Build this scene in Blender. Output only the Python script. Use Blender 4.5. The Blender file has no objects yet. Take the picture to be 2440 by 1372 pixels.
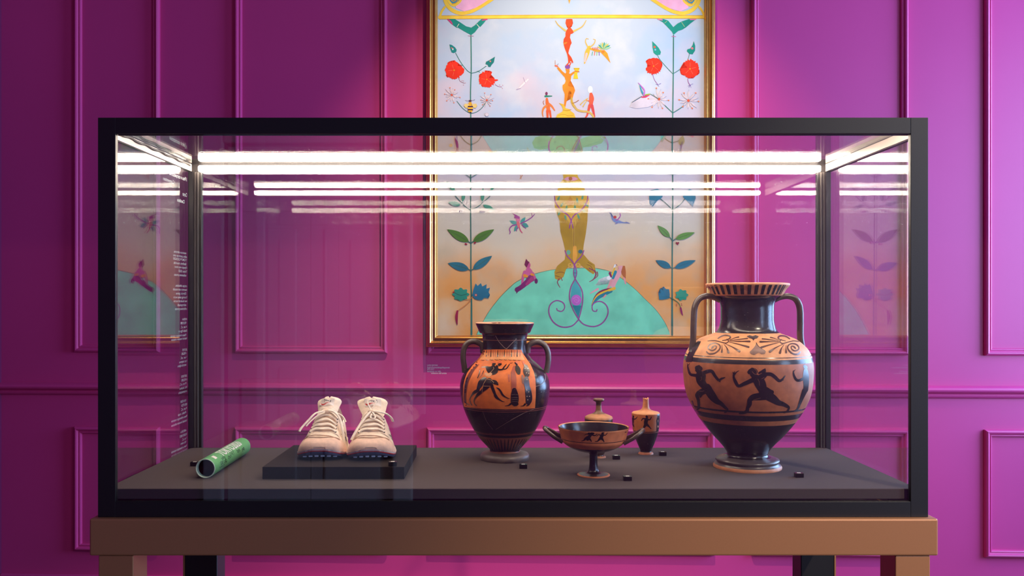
import bpy, bmesh, math, random
from math import sin, cos, pi, sqrt, atan2, radians
from mathutils import Vector, Matrix
random.seed(7)
SC = bpy.context.scene
COL = SC.collection

# ------------------------------------------------------------------ camera, light, exposure
F, X0, Y0 = 2000.0, 1185.0, 720.0        # focal length and principal point of the 2440x1372 frame
S = 1320.0                               # pixels per metre at the front of the display case
D = F / S                                # distance of the case front
ZC = 1.308                               # camera height
cam = bpy.data.cameras.new('camera')
cam.sensor_width = 36.0
cam.lens = F / 2440 * 36
cam.shift_x = (1220 - X0) / 2440
cam.shift_y = -(686 - Y0) / 2440
cam.clip_start = 0.05
camo = bpy.data.objects.new('camera', cam)
camo.location = (0, 0, ZC)
camo.rotation_euler = (pi / 2, 0, 0)
COL.objects.link(camo)
SC.camera = camo

vs = SC.view_settings
vs.view_transform = 'Standard'
vs.look = 'None'
vs.exposure = 0.0
vs.gamma = 1.0
vs.use_curve_mapping = False
SC.cycles.transparent_max_bounces = 24
SC.cycles.max_bounces = 14
SC.cycles.glossy_bounces = 8
SC.cycles.sample_clamp_indirect = 0.0
SC.cycles.caustics_reflective = False
SC.cycles.caustics_refractive = False

world = bpy.data.worlds.new('world')
SC.world = world
world.use_nodes = True
bg = world.node_tree.nodes['Background']
bg.inputs[0].default_value = (0.50, 0.66, 1.0, 1)
bg.inputs[1].default_value = 1.0

def lamp(kind, name, loc, target, energy, color, **kw):
    l = bpy.data.lights.new(name, kind)
    l.energy = energy
    l.color = color
    for k, v in kw.items():
        setattr(l, k, v)
    o = bpy.data.objects.new(name, l)
    o.location = loc
    d = Vector(target) - Vector(loc)
    o.rotation_euler = d.to_track_quat('-Z', 'Y').to_euler()
    COL.objects.link(o)
    return o

LED_POWER = 72.0
# cool daylight entering by the tall window in the right-hand wall
lamp('AREA', 'window_daylight', (3.97, 3.2, 1.9), (0.0, 3.2, 1.9), 480, (0.36, 0.58, 1.0),
     shape='RECTANGLE', size=3.4, size_y=2.3)
lamp('AREA', 'side_window_daylight', (3.97, -0.95, 1.9), (0.0, -0.95, 1.9), 110, (0.48, 0.66, 1.0),
     shape='RECTANGLE', size=1.2, size_y=2.3)
# warm gallery spots in the ceiling
lamp('SPOT', 'ceiling_spot_painting', (0.33, 2.35, 3.8), (0.33, 3.72, 1.15), 300, (1.0, 0.82, 0.62),
     spot_size=radians(64), spot_blend=0.85, shadow_soft_size=0.025)
lamp('SPOT', 'ceiling_spot_case', (2.4, -1.2, 3.75), (0.95, 1.5, 0.95), 560, (1.0, 0.85, 0.66),
     spot_size=radians(29), spot_blend=1.0, shadow_soft_size=0.04)

# ------------------------------------------------------------------ helpers: colour and materials
def lin(c):
    c = c / 255.0
    return c / 12.92 if c <= 0.04045 else ((c + 0.055) / 1.055) ** 2.4

def rgb(c):
    return (lin(c[0]), lin(c[1]), lin(c[2]), 1.0)

def new_mat(name):
    m = bpy.data.materials.new(name)
    m.use_nodes = True
    nt = m.node_tree
    return m, nt, nt.nodes['Principled BSDF']

def mat(name, color, rough=0.5, metal=0.0, noise=0.0, nscale=40.0, bump=0.0, bscale=300.0, spec=0.5, coat=0.0):
    m, nt, b = new_mat(name)
    b.inputs['Roughness'].default_value = rough
    b.inputs['Metallic'].default_value = metal
    b.inputs['Specular IOR Level'].default_value = spec
    b.inputs['Coat Weight'].default_value = coat
    N, L = nt.nodes, nt.links
    tc = N.new('ShaderNodeTexCoord')
    n = N.new('ShaderNodeTexNoise')
    n.inputs['Scale'].default_value = nscale
    n.inputs['Detail'].default_value = 4
    L.new(tc.outputs['Object'], n.inputs['Vector'])
    mix = N.new('ShaderNodeMix')
    mix.data_type = 'RGBA'
    c = rgb(color)
    mix.inputs[6].default_value = (c[0] * (1 - noise), c[1] * (1 - noise), c[2] * (1 - noise), 1)
    mix.inputs[7].default_value = (min(1, c[0] * (1 + noise)), min(1, c[1] * (1 + noise)), min(1, c[2] * (1 + noise)), 1)
    L.new(n.outputs['Fac'], mix.inputs[0])
    L.new(mix.outputs[2], b.inputs['Base Color'])
    if bump:
        n2 = N.new('ShaderNodeTexNoise')
        n2.inputs['Scale'].default_value = bscale
        n2.inputs['Detail'].default_value = 3
        L.new(tc.outputs['Object'], n2.inputs['Vector'])
        bp = N.new('ShaderNodeBump')
        bp.inputs['Strength'].default_value = bump
        bp.inputs['Distance'].default_value = 0.001
        L.new(n2.outputs['Fac'], bp.inputs['Height'])
        L.new(bp.outputs['Normal'], b.inputs['Normal'])
    return m

def attr_mat(name, r_dark, r_light, noise=0.25, nscale=120.0, bump=0.15, bscale=250.0, spec=0.5, speck=0.0):
    """colour from the mesh attribute Col, roughness from how dark that colour is"""
    m, nt, b = new_mat(name)
    N, L = nt.nodes, nt.links
    at = N.new('ShaderNodeAttribute')
    at.attribute_name = 'Col'
    tc = N.new('ShaderNodeTexCoord')
    n = N.new('ShaderNodeTexNoise')
    n.inputs['Scale'].default_value = nscale
    n.inputs['Detail'].default_value = 5
    L.new(tc.outputs['Object'], n.inputs['Vector'])
    mr = N.new('ShaderNodeMapRange')
    mr.inputs['From Min'].default_value = 0.25
    mr.inputs['From Max'].default_value = 0.75
    mr.inputs['To Min'].default_value = 1 - noise
    mr.inputs['To Max'].default_value = 1 + noise
    L.new(n.outputs['Fac'], mr.inputs['Value'])
    mul = N.new('ShaderNodeVectorMath')
    mul.operation = 'SCALE'
    L.new(at.outputs['Color'], mul.inputs[0])
    L.new(mr.outputs['Result'], mul.inputs['Scale'])
    col_out = mul.outputs['Vector']
    if speck:
        n3 = N.new('ShaderNodeTexNoise')
        n3.inputs['Scale'].default_value = 420
        n3.inputs['Detail'].default_value = 2
        L.new(tc.outputs['Object'], n3.inputs['Vector'])
        r3 = N.new('ShaderNodeMapRange')
        r3.inputs['From Min'].default_value = 0.70
        r3.inputs['From Max'].default_value = 0.78
        r3.inputs['To Max'].default_value = speck
        L.new(n3.outputs['Fac'], r3.inputs['Value'])
        mx = N.new('ShaderNodeMix')
        mx.data_type = 'RGBA'
        mx.inputs[7].default_value = (0.45, 0.36, 0.28, 1)
        L.new(r3.outputs['Result'], mx.inputs[0])
        L.new(col_out, mx.inputs[6])
        col_out = mx.outputs[2]
    L.new(col_out, b.inputs['Base Color'])
    bw = N.new('ShaderNodeRGBToBW')
    L.new(at.outputs['Color'], bw.inputs['Color'])
    r2 = N.new('ShaderNodeMapRange')
    r2.inputs['From Max'].default_value = 0.2
    r2.inputs['To Min'].default_value = r_dark
    r2.inputs['To Max'].default_value = r_light
    L.new(bw.outputs['Val'], r2.inputs['Value'])
    L.new(r2.outputs['Result'], b.inputs['Roughness'])
    b.inputs['Specular IOR Level'].default_value = spec
    n2 = N.new('ShaderNodeTexNoise')
    n2.inputs['Scale'].default_value = bscale
    L.new(tc.outputs['Object'], n2.inputs['Vector'])
    bp = N.new('ShaderNodeBump')
    bp.inputs['Strength'].default_value = bump
    bp.inputs['Distance'].default_value = 0.001
    L.new(n2.outputs['Fac'], bp.inputs['Height'])
    L.new(bp.outputs['Normal'], b.inputs['Normal'])
    return m

def glass_mat(name, n=1.65, tint=(0.985, 0.99, 0.985)):
    """clear sheet glass: what is not mirrored at each face goes straight through"""
    m, nt, b = new_mat(name)
    N, L = nt.nodes, nt.links
    N.remove(b)
    out = N['Material Output']
    tr = N.new('ShaderNodeBsdfTransparent')
    tr.inputs[0].default_value = (*tint, 1)
    gl = N.new('ShaderNodeBsdfGlossy')
    gl.inputs['Roughness'].default_value = 0.0
    geo = N.new('ShaderNodeNewGeometry')
    ior = N.new('ShaderNodeMapRange')
    ior.inputs['To Min'].default_value = n
    ior.inputs['To Max'].default_value = 1 / n
    L.new(geo.outputs['Backfacing'], ior.inputs['Value'])
    fr = N.new('ShaderNodeFresnel')
    L.new(ior.outputs['Result'], fr.inputs['IOR'])
    mx = N.new('ShaderNodeMixShader')
    L.new(fr.outputs[0], mx.inputs[0])
    L.new(tr.outputs[0], mx.inputs[1])
    L.new(gl.outputs[0], mx.inputs[2])
    L.new(mx.outputs[0], out.inputs['Surface'])
    return m

def emit_mat(name, color, strength):
    m, nt, b = new_mat(name)
    b.inputs['Base Color'].default_value = (0.9, 0.9, 0.9, 1)
    b.inputs['Emission Color'].default_value = (*color, 1)
    b.inputs['Emission Strength'].default_value = strength
    return m

M = {}
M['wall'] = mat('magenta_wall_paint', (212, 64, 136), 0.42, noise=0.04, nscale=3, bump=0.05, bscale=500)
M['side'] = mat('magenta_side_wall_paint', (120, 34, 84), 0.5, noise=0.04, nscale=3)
M['plaster'] = mat('grey_ceiling_plaster', (96, 92, 94), 0.9, noise=0.03)
M['floor'] = mat('dark_wooden_floor', (62, 44, 36), 0.45, noise=0.3, nscale=9)
M['door'] = mat('grey_door_paint', (176, 166, 170), 0.5, noise=0.03)
M['black'] = mat('black_powder_coat', (25, 22, 23), 0.46, noise=0.08, nscale=200, bump=0.1, bscale=1500, spec=0.6)
M['gasket'] = mat('grey_rubber_gasket', (74, 68, 66), 0.6, noise=0.05)
M['liner'] = mat('pale_anodised_channel', (196, 184, 174), 0.35, noise=0.05)
M['felt'] = mat('charcoal_felt_board', (84, 74, 73), 0.95, noise=0.22, nscale=900, bump=0.5, bscale=1600, spec=0.15)
M['felt2'] = mat('black_felt_board', (44, 36, 34), 0.95, noise=0.22, nscale=900, bump=0.5, bscale=1600, spec=0.15)
M['tan'] = mat('bronze_lacquered_metal', (188, 130, 88), 0.42, metal=0.2, noise=0.05, nscale=300, bump=0.06, bscale=2500)
M['gold'] = mat('gilt_wood', (218, 160, 84), 0.30, metal=1.0, noise=0.22, nscale=26, bump=0.15, bscale=90, coat=0.6)
M['vinyl'] = mat('white_vinyl_lettering', (245, 240, 240), 0.6)
M['plastic'] = mat('black_gloss_plastic', (12, 11, 12), 0.25)
M['paleprint'] = mat('pale_print', (235, 225, 215), 0.6)
M['glass'] = glass_mat('case_glass')
M['glass_side'] = glass_mat('coated_side_glass', 2.0)
M['led'] = emit_mat('led_diffuser', (1.0, 0.83, 0.67), LED_POWER)
M['pot'] = attr_mat('painted_terracotta', 0.20, 0.55, noise=0.22, nscale=70, bump=0.03, bscale=180, speck=0.55)
M['paint'] = attr_mat('watercolour_paint', 0.75, 0.75, noise=0.20, nscale=14, bump=0.03, bscale=300, spec=0.25)
M['cloth'] = attr_mat('worn_shoe_leather', 0.6, 0.7, noise=0.16, nscale=90, bump=0.35, bscale=260, spec=0.3)
M['metal'] = mat('steel_spike', (190, 192, 200), 0.22, metal=1.0)

# ------------------------------------------------------------------ helpers: meshes and objects
class MB:
    """collects vertices, faces and face colours of one mesh"""
    def __init__(s):
        s.v, s.f, s.c, s.smooth = [], [], [], []

    def face(s, idx, col=(200, 200, 200), smooth=False):
        s.f.append(tuple(idx)); s.c.append(col); s.smooth.append(smooth)

    def grid(s, rows, col=(200, 200, 200), closed=False, smooth=True, flip=False):
        """rows of equally many points; col may be a function (i, j)"""
        b = len(s.v)
        n = len(rows[0])
        for r in rows:
            s.v.extend(tuple(p) for p in r)
        for i in range(len(rows) - 1):
            for j in range(n if closed else n - 1):
                k = (j + 1) % n
                q = (b + i * n + j, b + i * n + k, b + (i + 1) * n + k, b + (i + 1) * n + j)
                s.face(q[::-1] if flip else q, col(i, j) if callable(col) else col, smooth)

    def poly(s, pts, col=(200, 200, 200), flip=False, smooth=False):
        b = len(s.v)
        s.v.extend(tuple(p) for p in pts)
        idx = list(range(b, b + len(pts)))
        s.face(idx[::-1] if flip else idx, col, smooth)

    def box(s, a, b, bev=0.0, col=(200, 200, 200)):
        lo = [min(a[i], b[i]) for i in range(3)]
        hi = [max(a[i], b[i]) for i in range(3)]
        bm = bmesh.new()
        bmesh.ops.create_cube(bm, size=1.0)
        for v in bm.verts:
            v.co = Vector([(lo[i] + hi[i]) / 2 + v.co[i] * (hi[i] - lo[i]) for i in range(3)])
        if bev:
            bmesh.ops.bevel(bm, geom=list(bm.edges), offset=bev, segments=2, profile=0.5, affect='EDGES')
        s.add_bm(bm, col)

    def add_bm(s, bm, col=(200, 200, 200), smooth=False, fn=None):
        b = len(s.v)
        bm.verts.index_update()
        for v in bm.verts:
            s.v.append(tuple(fn(v.co)) if fn else tuple(v.co))
        for f in bm.faces:
            s.face([b + v.index for v in f.verts], col, smooth)
        bm.free()

    def tube(s, pts, r, n=10, col=(200, 200, 200), caps=True, flat=1.0, up=Vector((0, 0, 1))):
        """swept tube; r a number or one per point; flat squeezes it along its binormal"""
        P = [Vector(p) for p in pts]
        rows = []
        for i, p in enumerate(P):
            t = (P[min(i + 1, len(P) - 1)] - P[max(i - 1, 0)])
            t = t.normalized() if t.length > 1e-9 else Vector((0, 0, 1))
            a = t.cross(up)
            if a.length < 1e-4:
                a = t.cross(Vector((0, 1, 0)))
            a.normalize()
            bb = t.cross(a).normalized()
            ri = r[i] if isinstance(r, (list, tuple)) else r
            rows.append([p + a * (ri * cos(2 * pi * k / n)) + bb * (ri * flat * sin(2 * pi * k / n)) for k in range(n)])
        s.grid(rows, col, closed=True, smooth=True, flip=True)
        if caps:
            s.poly(rows[0], col if not callable(col) else (200, 200, 200), smooth=False)
            s.poly(rows[-1], col if not callable(col) else (200, 200, 200), flip=True, smooth=False)

    def build(s, name, material, parent=None, origin=None):
        me = bpy.data.meshes.new(name)
        o = Vector(origin) if origin is not None else (ORG.get(parent.name, Vector()) if parent else Vector())
        me.from_pydata([tuple(Vector(v) - o) for v in s.v], [], s.f)
        me.polygons.foreach_set('use_smooth', s.smooth)
        at = me.color_attributes.new('Col', 'FLOAT_COLOR', 'CORNER')
        buf = []
        cache = {}
        for f, c in zip(s.f, s.c):
            if c not in cache:
                cache[c] = rgb(c)
            buf.extend(cache[c] * len(f))
        at.data.foreach_set('color', buf)
        me.materials.append(material)
        ob = bpy.data.objects.new(name, me)
        COL.objects.link(ob)
        if parent:
            ob.parent = parent
            ORG[ob.name] = o
        else:
            ob.location = o
            ORG[ob.name] = o
        return ob

ORG = {}

def thing(name, label, cat, loc=(0, 0, 0), rotz=0.0, group=None):
    o = bpy.data.objects.new(name, None)
    o.empty_display_size = 0.05
    COL.objects.link(o)
    o.location = loc
    o.rotation_euler = (0, 0, rotz)
    o['label'] = label
    o['category'] = cat
    if group:
        o['group'] = group
    ORG[o.name] = Vector(loc) if rotz == 0 else Vector()
    return o

def tag(o, label, cat, group=None):
    o['label'] = label
    o['category'] = cat
    if group:
        o['group'] = group
    return o

def struct(mb, name, material, rotz=0.0, loc=None):
    o = mb.build(name, material)
    if loc is not None:
        o.location = loc
        o.rotation_euler = (0, 0, rotz)
    o['kind'] = 'structure'
    return o

def px(x, y, Y):
    """point at depth Y seen at pixel x, y"""
    return Vector(((x - X0) * Y / F, Y, ZC - (y - Y0) * Y / F))

def px_z(x, y, z):
    """point on the level plane z seen at pixel x, y"""
    return px(x, y, (ZC - z) * F / (y - Y0))

# the panelled wall, turned a little so that its right end is nearer
WA, WBF = 0.26712, 0.01006            # WBF * X + WA * Y = 1 on the wall face
WN = sqrt(WA * WA + WBF * WBF)
WTH = atan2(WBF, WA)
WO = Vector((0, 1 / WA, 0))

def wallpx(x, y, p=0.0):
    """(u, z) in the wall's own frame of the point p in front of it seen at pixel x, y"""
    Y = (1 - p * WN) / (WA + WBF * (x - X0) / F)
    X = (x - X0) * Y / F
    v = Vector((X, Y, 0)) - WO
    return (v.x * cos(WTH) - v.y * sin(WTH), ZC - (y - Y0) * Y / F)

def catmull(pts, step):
    """smooth curve through pts (tuples of any size), sampled about every step"""
    out = []
    n = len(pts)
    if n < 3:
        d = sqrt(sum((a - b) ** 2 for a, b in zip(pts[0][:2], pts[1][:2])))
        k = max(1, int(d / step))
        return [tuple(a + (b - a) * i / k for a, b in zip(pts[0], pts[1])) for i in range(k + 1)]
    for i in range(n - 1):
        p0, p1, p2, p3 = pts[max(i - 1, 0)], pts[i], pts[i + 1], pts[min(i + 2, n - 1)]
        d = sqrt(sum((a - b) ** 2 for a, b in zip(p1[:2], p2[:2])))
        k = max(1, int(d / step))
        for j in range(k):
            t = j / k
            out.append(tuple(0.5 * (2 * b + (c - a) * t + (2 * a - 5 * b + 4 * c - e) * t * t + (3 * b - a - 3 * c + e) * t ** 3)
                             for a, b, c, e in zip(p0, p1, p2, p3)))
    out.append(tuple(pts[-1]))
    return out

def stroke_rows(pts, step, across):
    """brush stroke through (x, y, width) points as rows of points with rounded ends"""
    c = catmull(pts, step)
    c = [q for i, q in enumerate(c) if i == 0 or (abs(q[0] - c[i - 1][0]) + abs(q[1] - c[i - 1][1])) > 1e-6]
    def ends(p, d, w, sgn):
        return [(p[0] + sgn * d[0] * w / 2 * a, p[1] + sgn * d[1] * w / 2 * a, w * sqrt(max(0.0, 1 - a * a))) for a in (0.6, 0.9, 0.995)]
    def dirn(i):
        a, b = c[max(i - 1, 0)], c[min(i + 1, len(c) - 1)]
        l = sqrt((b[0] - a[0]) ** 2 + (b[1] - a[1]) ** 2) or 1.0
        return ((b[0] - a[0]) / l, (b[1] - a[1]) / l)
    d0, d1 = dirn(0), dirn(len(c) - 1)
    seq = [(q, d0) for q in reversed(ends(c[0], d0, c[0][2], -1))] + [(q, dirn(i)) for i, q in enumerate(c)] \
        + [(q, d1) for q in ends(c[-1], d1, c[-1][2], 1)]
    rows = []
    for q, d in seq:
        nx, ny = -d[1], d[0]
        rows.append([(q[0] + nx * q[2] * (k / across - 0.5), q[1] + ny * q[2] * (k / across - 0.5)) for k in range(across + 1)])
    return rows

class Print:
    """flat paint on a surface: shapes in pixels of one crop, each laid a hair above the last"""
    def __init__(s, to_px, to_surface, step=4.0, across=4, cell=0.0, lift0=0.0003, dlift=0.00001):
        s.to_px, s.surf, s.step, s.across, s.cell = to_px, to_surface, step, across, cell
        s.mb, s.lift, s.dl = MB(), lift0, dlift

    def use(s, to_px):
        s.to_px = to_px
        return s

    def _put(s, p):
        x, y = s.to_px(p[0], p[1])
        return s.surf(x, y, s.lift)

    def k(s):
        a, b = s.to_px(0, 0), s.to_px(1, 0)
        return 1.0 / abs(b[0] - a[0])

    def st(s, col, *pts):
        """stroke; points (x, y, width)"""
        s.lift += s.dl
        rows = stroke_rows([tuple(map(float, p)) for p in pts], s.step * s.k(), s.across)
        b = len(s.mb.v)
        n = len(rows[0])
        for r in rows:
            for p in r:
                s.mb.v.append(tuple(s._put(p)))
        for i in range(len(rows) - 1):
            for j in range(n - 1):
                s.mb.face((b + i * n + j, b + i * n + j + 1, b + (i + 1) * n + j + 1, b + (i + 1) * n + j), col, True)

    def pg(s, col, pts, smooth=False):
        """filled outline"""
        s.lift += s.dl
        if smooth:
            q = list(pts)
            pts = [p[:2] for p in catmull(q + [q[0]], s.step * s.k() * 1.5)][:-1]
        bm = bmesh.new()
        f = bm.faces.new([bm.verts.new((p[0], p[1], 0)) for p in pts])
        bmesh.ops.triangulate(bm, faces=[f])
        if s.cell:
            c = s.cell * s.k()
            for ax in (0, 1):
                lo = min(p[ax] for p in pts); hi = max(p[ax] for p in pts)
                v = math.floor(lo / c) * c + c
                while v < hi:
                    co = Vector((0, 0, 0)); co[ax] = v
                    no = Vector((0, 0, 0)); no[ax] = 1
                    bmesh.ops.bisect_plane(bm, geom=bm.verts[:] + bm.edges[:] + bm.faces[:], plane_co=co, plane_no=no)
                    v += c
        s.mb.add_bm(bm, col, smooth=bool(s.cell), fn=lambda co: s._put((co[0], co[1])))

    def dot(s, col, x, y, r, ry=None, n=14):
        ry = ry or r
        s.pg(col, [(x + r * cos(2 * pi * i / n), y + ry * sin(2 * pi * i / n)) for i in range(n)])

    def leaf(s, col, x0, y0, x1, y1, w, bend=0.0, vein=None):
        """pointed leaf from its stalk end to its tip"""
        dx, dy = x1 - x0, y1 - y0
        l = sqrt(dx * dx + dy * dy)
        nx, ny = -dy / l, dx / l
        up, dn = [], []
        for i in range(13):
            t = i / 12
            h = w / 2 * (sin(pi * t ** 0.8)) ** 0.9
            b = bend * sin(pi * t)
            cx, cy = x0 + dx * t + nx * b, y0 + dy * t + ny * b
            up.append((cx + nx * h, cy + ny * h)); dn.append((cx - nx * h, cy - ny * h))
        s.pg(col, up + dn[-2:0:-1])
        if vein:
            s.st(vein, (x0, y0, w * .04 + .5), (x0 + dx * .5 + nx * bend, y0 + dy * .5 + ny * bend, w * .04 + .5), (x1 - dx * .06, y1 - dy * .06, w * .03))

    def build(s, name, material, parent):
        return s.mb.build(name, material, parent)

def crop(x, y, k):
    return lambda cx, cy: (x + cx / k, y + cy / k)

def text_geo(body, size, bold=0.0):
    cu = bpy.data.curves.new('lettering', 'FONT')
    cu.body = body
    cu.size = size
    cu.resolution_u = 3
    cu.offset = bold
    ob = bpy.data.objects.new('lettering', cu)
    COL.objects.link(ob)
    dg = bpy.context.evaluated_depsgraph_get()
    me = ob.evaluated_get(dg).to_mesh()
    vs = [tuple(v.co) for v in me.vertices]
    fs = [tuple(p.vertices) for p in me.polygons]
    ob.evaluated_get(dg).to_mesh_clear()
    bpy.data.objects.remove(ob)
    bpy.data.curves.remove(cu)
    return vs, fs

def bent_text(mb, body, size, fn, width, height, step, bold=0.0):
    """letters cut into narrow bands so that they follow a curved surface"""
    vs, fs = text_geo(body, size, bold)
    kx = width / max(v[0] for v in vs); ky = height / max(v[1] for v in vs)
    bm = bmesh.new()
    bv = [bm.verts.new((v[0] * kx, v[1] * ky, 0)) for v in vs]
    for f in fs:
        try: bm.faces.new([bv[i] for i in f])
        except ValueError: pass
    bmesh.ops.triangulate(bm, faces=bm.faces[:])
    y = step
    while y < height:
        bmesh.ops.bisect_plane(bm, geom=bm.verts[:] + bm.edges[:] + bm.faces[:], plane_co=(0, y, 0), plane_no=(0, 1, 0))
        y += step
    mb.add_bm(bm, (240, 240, 240), fn=lambda co: fn(co[0], co[1]))

def add_text(mb, body, size, fn, col=(240, 240, 240), width=None, bold=0.0):
    """letters laid out flat, then placed by fn(x, y); width stretches the line"""
    vs, fs = text_geo(body, size, bold)
    if not vs:
        return
    k = width / max(v[0] for v in vs) if width else 1.0
    b = len(mb.v)
    mb.v.extend(tuple(fn(v[0] * k, v[1])) for v in vs)
    for f in fs:
        mb.face([b + i for i in f], col)
# ------------------------------------------------------------------ the room
XL, XR, YF, ZT = -2.262, 4.0, -1.95, 3.9
def wall_block(mb, x0, x1, z0, z1, p=0.0, back=0.14):
    mb.box((x0, back, z0), (x1, -p, z1))
mb = MB(); XE = 2.62      # the panelled wall ends here; beyond it the room runs on into a bay
wall_block(mb, XL - 0.1, XE, 0, ZT)
struct(mb, 'wall_back', M['wall'], -WTH, WO)
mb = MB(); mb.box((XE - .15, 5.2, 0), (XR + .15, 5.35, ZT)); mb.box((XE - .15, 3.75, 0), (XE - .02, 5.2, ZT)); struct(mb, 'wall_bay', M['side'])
mb = MB(); mb.box((XL - 0.15, YF - 0.15, -0.1), (XR + 0.15, 5.35, 0)); struct(mb, 'floor', M['floor'])
mb = MB(); mb.box((XL - 0.15, YF - 0.15, ZT), (XR + 0.15, 5.35, ZT + 0.1)); struct(mb, 'ceiling', M['plaster'])
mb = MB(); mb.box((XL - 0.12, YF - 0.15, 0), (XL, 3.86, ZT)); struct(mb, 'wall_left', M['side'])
WZ0, WZ1 = 0.7, 3.1
WINS = ((-1.6, -0.3), (1.5, 4.9))
mb = MB()
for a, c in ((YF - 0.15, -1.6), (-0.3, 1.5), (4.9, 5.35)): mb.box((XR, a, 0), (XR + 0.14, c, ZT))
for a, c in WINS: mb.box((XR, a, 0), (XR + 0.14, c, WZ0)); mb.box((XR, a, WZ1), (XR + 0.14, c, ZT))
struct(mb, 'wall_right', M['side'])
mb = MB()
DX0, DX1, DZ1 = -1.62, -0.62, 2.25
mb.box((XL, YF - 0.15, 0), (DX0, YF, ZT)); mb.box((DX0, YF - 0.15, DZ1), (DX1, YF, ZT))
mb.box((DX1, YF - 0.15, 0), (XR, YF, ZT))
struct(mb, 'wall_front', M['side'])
# tall windows in the right-hand wall
for k, (WY0, WY1) in enumerate(WINS):
    win = thing('window_%d' % (k + 1), 'x', 'window', (XR, (WY0 + WY1) / 2, WZ0))
    del win['label'], win['category']; win['kind'] = 'structure'
    mb = MB()
    for a in (WY0, WY1 - 0.06, (WY0 + WY1) / 2 - .03):
        mb.box((XR + 0.05, a, WZ0), (XR + 0.11, a + 0.06, WZ1))
    mb.build('window_frame', M['door'], win)
    mb = MB()
    for a in (WZ0, 1.95, WZ1 - 0.06):
        mb.box((XR + 0.055, WY0, a), (XR + 0.105, WY1, a + 0.06))
    mb.build('window_bar', M['door'], win)
# two-leaf panelled door behind the camera
dr = thing('door_1', 'x', 'door', (-1.12, YF, 0))
del dr['label'], dr['category']; dr['kind'] = 'structure'
for k in (0, 1):
    a = DX0 + 0.5 * k
    mb = MB(); mb.box((a + 0.003, YF - 0.09, 0.01), (a + 0.497, YF - 0.05, DZ1 - 0.01))
    leaf = mb.build('door_leaf', M['door'], dr)
    for z0, z1 in ((0.2, 0.85), (1.0, 1.75), (1.85, 2.15)):
        mb = MB(); mb.box((a + 0.08, YF - 0.055, z0), (a + 0.42, YF - 0.035, z1), 0.012)
        mb.build('door_panel', M['door'], leaf)
mb = MB()
mb.box((DX0 - 0.12, YF, 0), (DX0, YF + 0.04, DZ1 + 0.12), 0.01); mb.box((DX1, YF, 0), (DX1 + 0.12, YF + 0.04, DZ1 + 0.12), 0.01)
mb.box((DX0, YF, DZ1), (DX1, YF + 0.04, DZ1 + 0.12), 0.01)
struct(mb, 'trim_1', M['door'])

# mouldings of the panelled wall: a profile swept round each rectangle with mitred corners
PROF = [(0, 0), (0, .010), (.003, .017), (.009, .021), (.015, .019), (.018, .012), (.021, .0105), (.025, .0125), (.029, .0105), (.031, .004), (.0315, 0)]
def sweep_rect(mb, u0, u1, z0, z1, prof, col=(200, 200, 200), base=0.0):
    rows = []
    for w, h in prof:
        rows.append([(u0 + w, -h - base, z0 + w), (u1 - w, -h - base, z0 + w), (u1 - w, -h - base, z1 - w), (u0 + w, -h - base, z1 - w)])
    mb.grid(rows, col, closed=True, smooth=False, flip=True)
trim_no = 2
def panel(x0, x1, yt, yb, zt=None):
    global trim_no
    xm, ym = (x0 + x1) / 2, yb
    ul = wallpx(x0, ym)[0]; ur = wallpx(x1, ym)[0]
    zb = wallpx(xm, yb)[1]
    z1 = zt if zt else wallpx(xm, yt)[1]
    mb = MB(); sweep_rect(mb, ul, ur, zb, z1, PROF)
    struct(mb, 'trim_%d' % trim_no, M['wall'], -WTH, WO)
    trim_no += 1
for x0, x1, yb in ((180, 382, 838.5), (561, 923.5, 841), (1018, 1702, 846), (1790, 2162, 845), (2344, 2490, 847)):
    panel(x0, x1, None, yb, 3.45)
for x0, x1, yt, yb in ((180, 382, 1016, 1311), (561, 923.5, 1018, 1316), (1018, 1702, 1020, 1318), (1790, 2162, 1022, 1324), (2344, 2490, 1023.5, 1327)):
    panel(x0, x1, yt, yb)
# chair rail
zr0, zr1 = wallpx(1220, 944)[1], wallpx(1220, 915)[1]
h = zr1 - zr0
prof = [(0, 0), (.007, 0.0), (.014, .10 * h), (.017, .22 * h), (.013, .36 * h), (.020, .44 * h), (.033, .56 * h), (.036, .70 * h), (.030, .86 * h), (.012, h), (0, h)]
mb = MB()
mb.grid([[(XL, -p, zr0 + z), (XE, -p, zr0 + z)] for p, z in prof], smooth=False, flip=False)
struct(mb, 'trim_%d' % trim_no, M['wall'], -WTH, WO); trim_no += 1
mb = MB(); mb.box((XL, 0, 0.0), (XE, -0.02, 0.075), 0.006)
struct(mb, 'baseboard_back', M['wall'], -WTH, WO)

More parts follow.
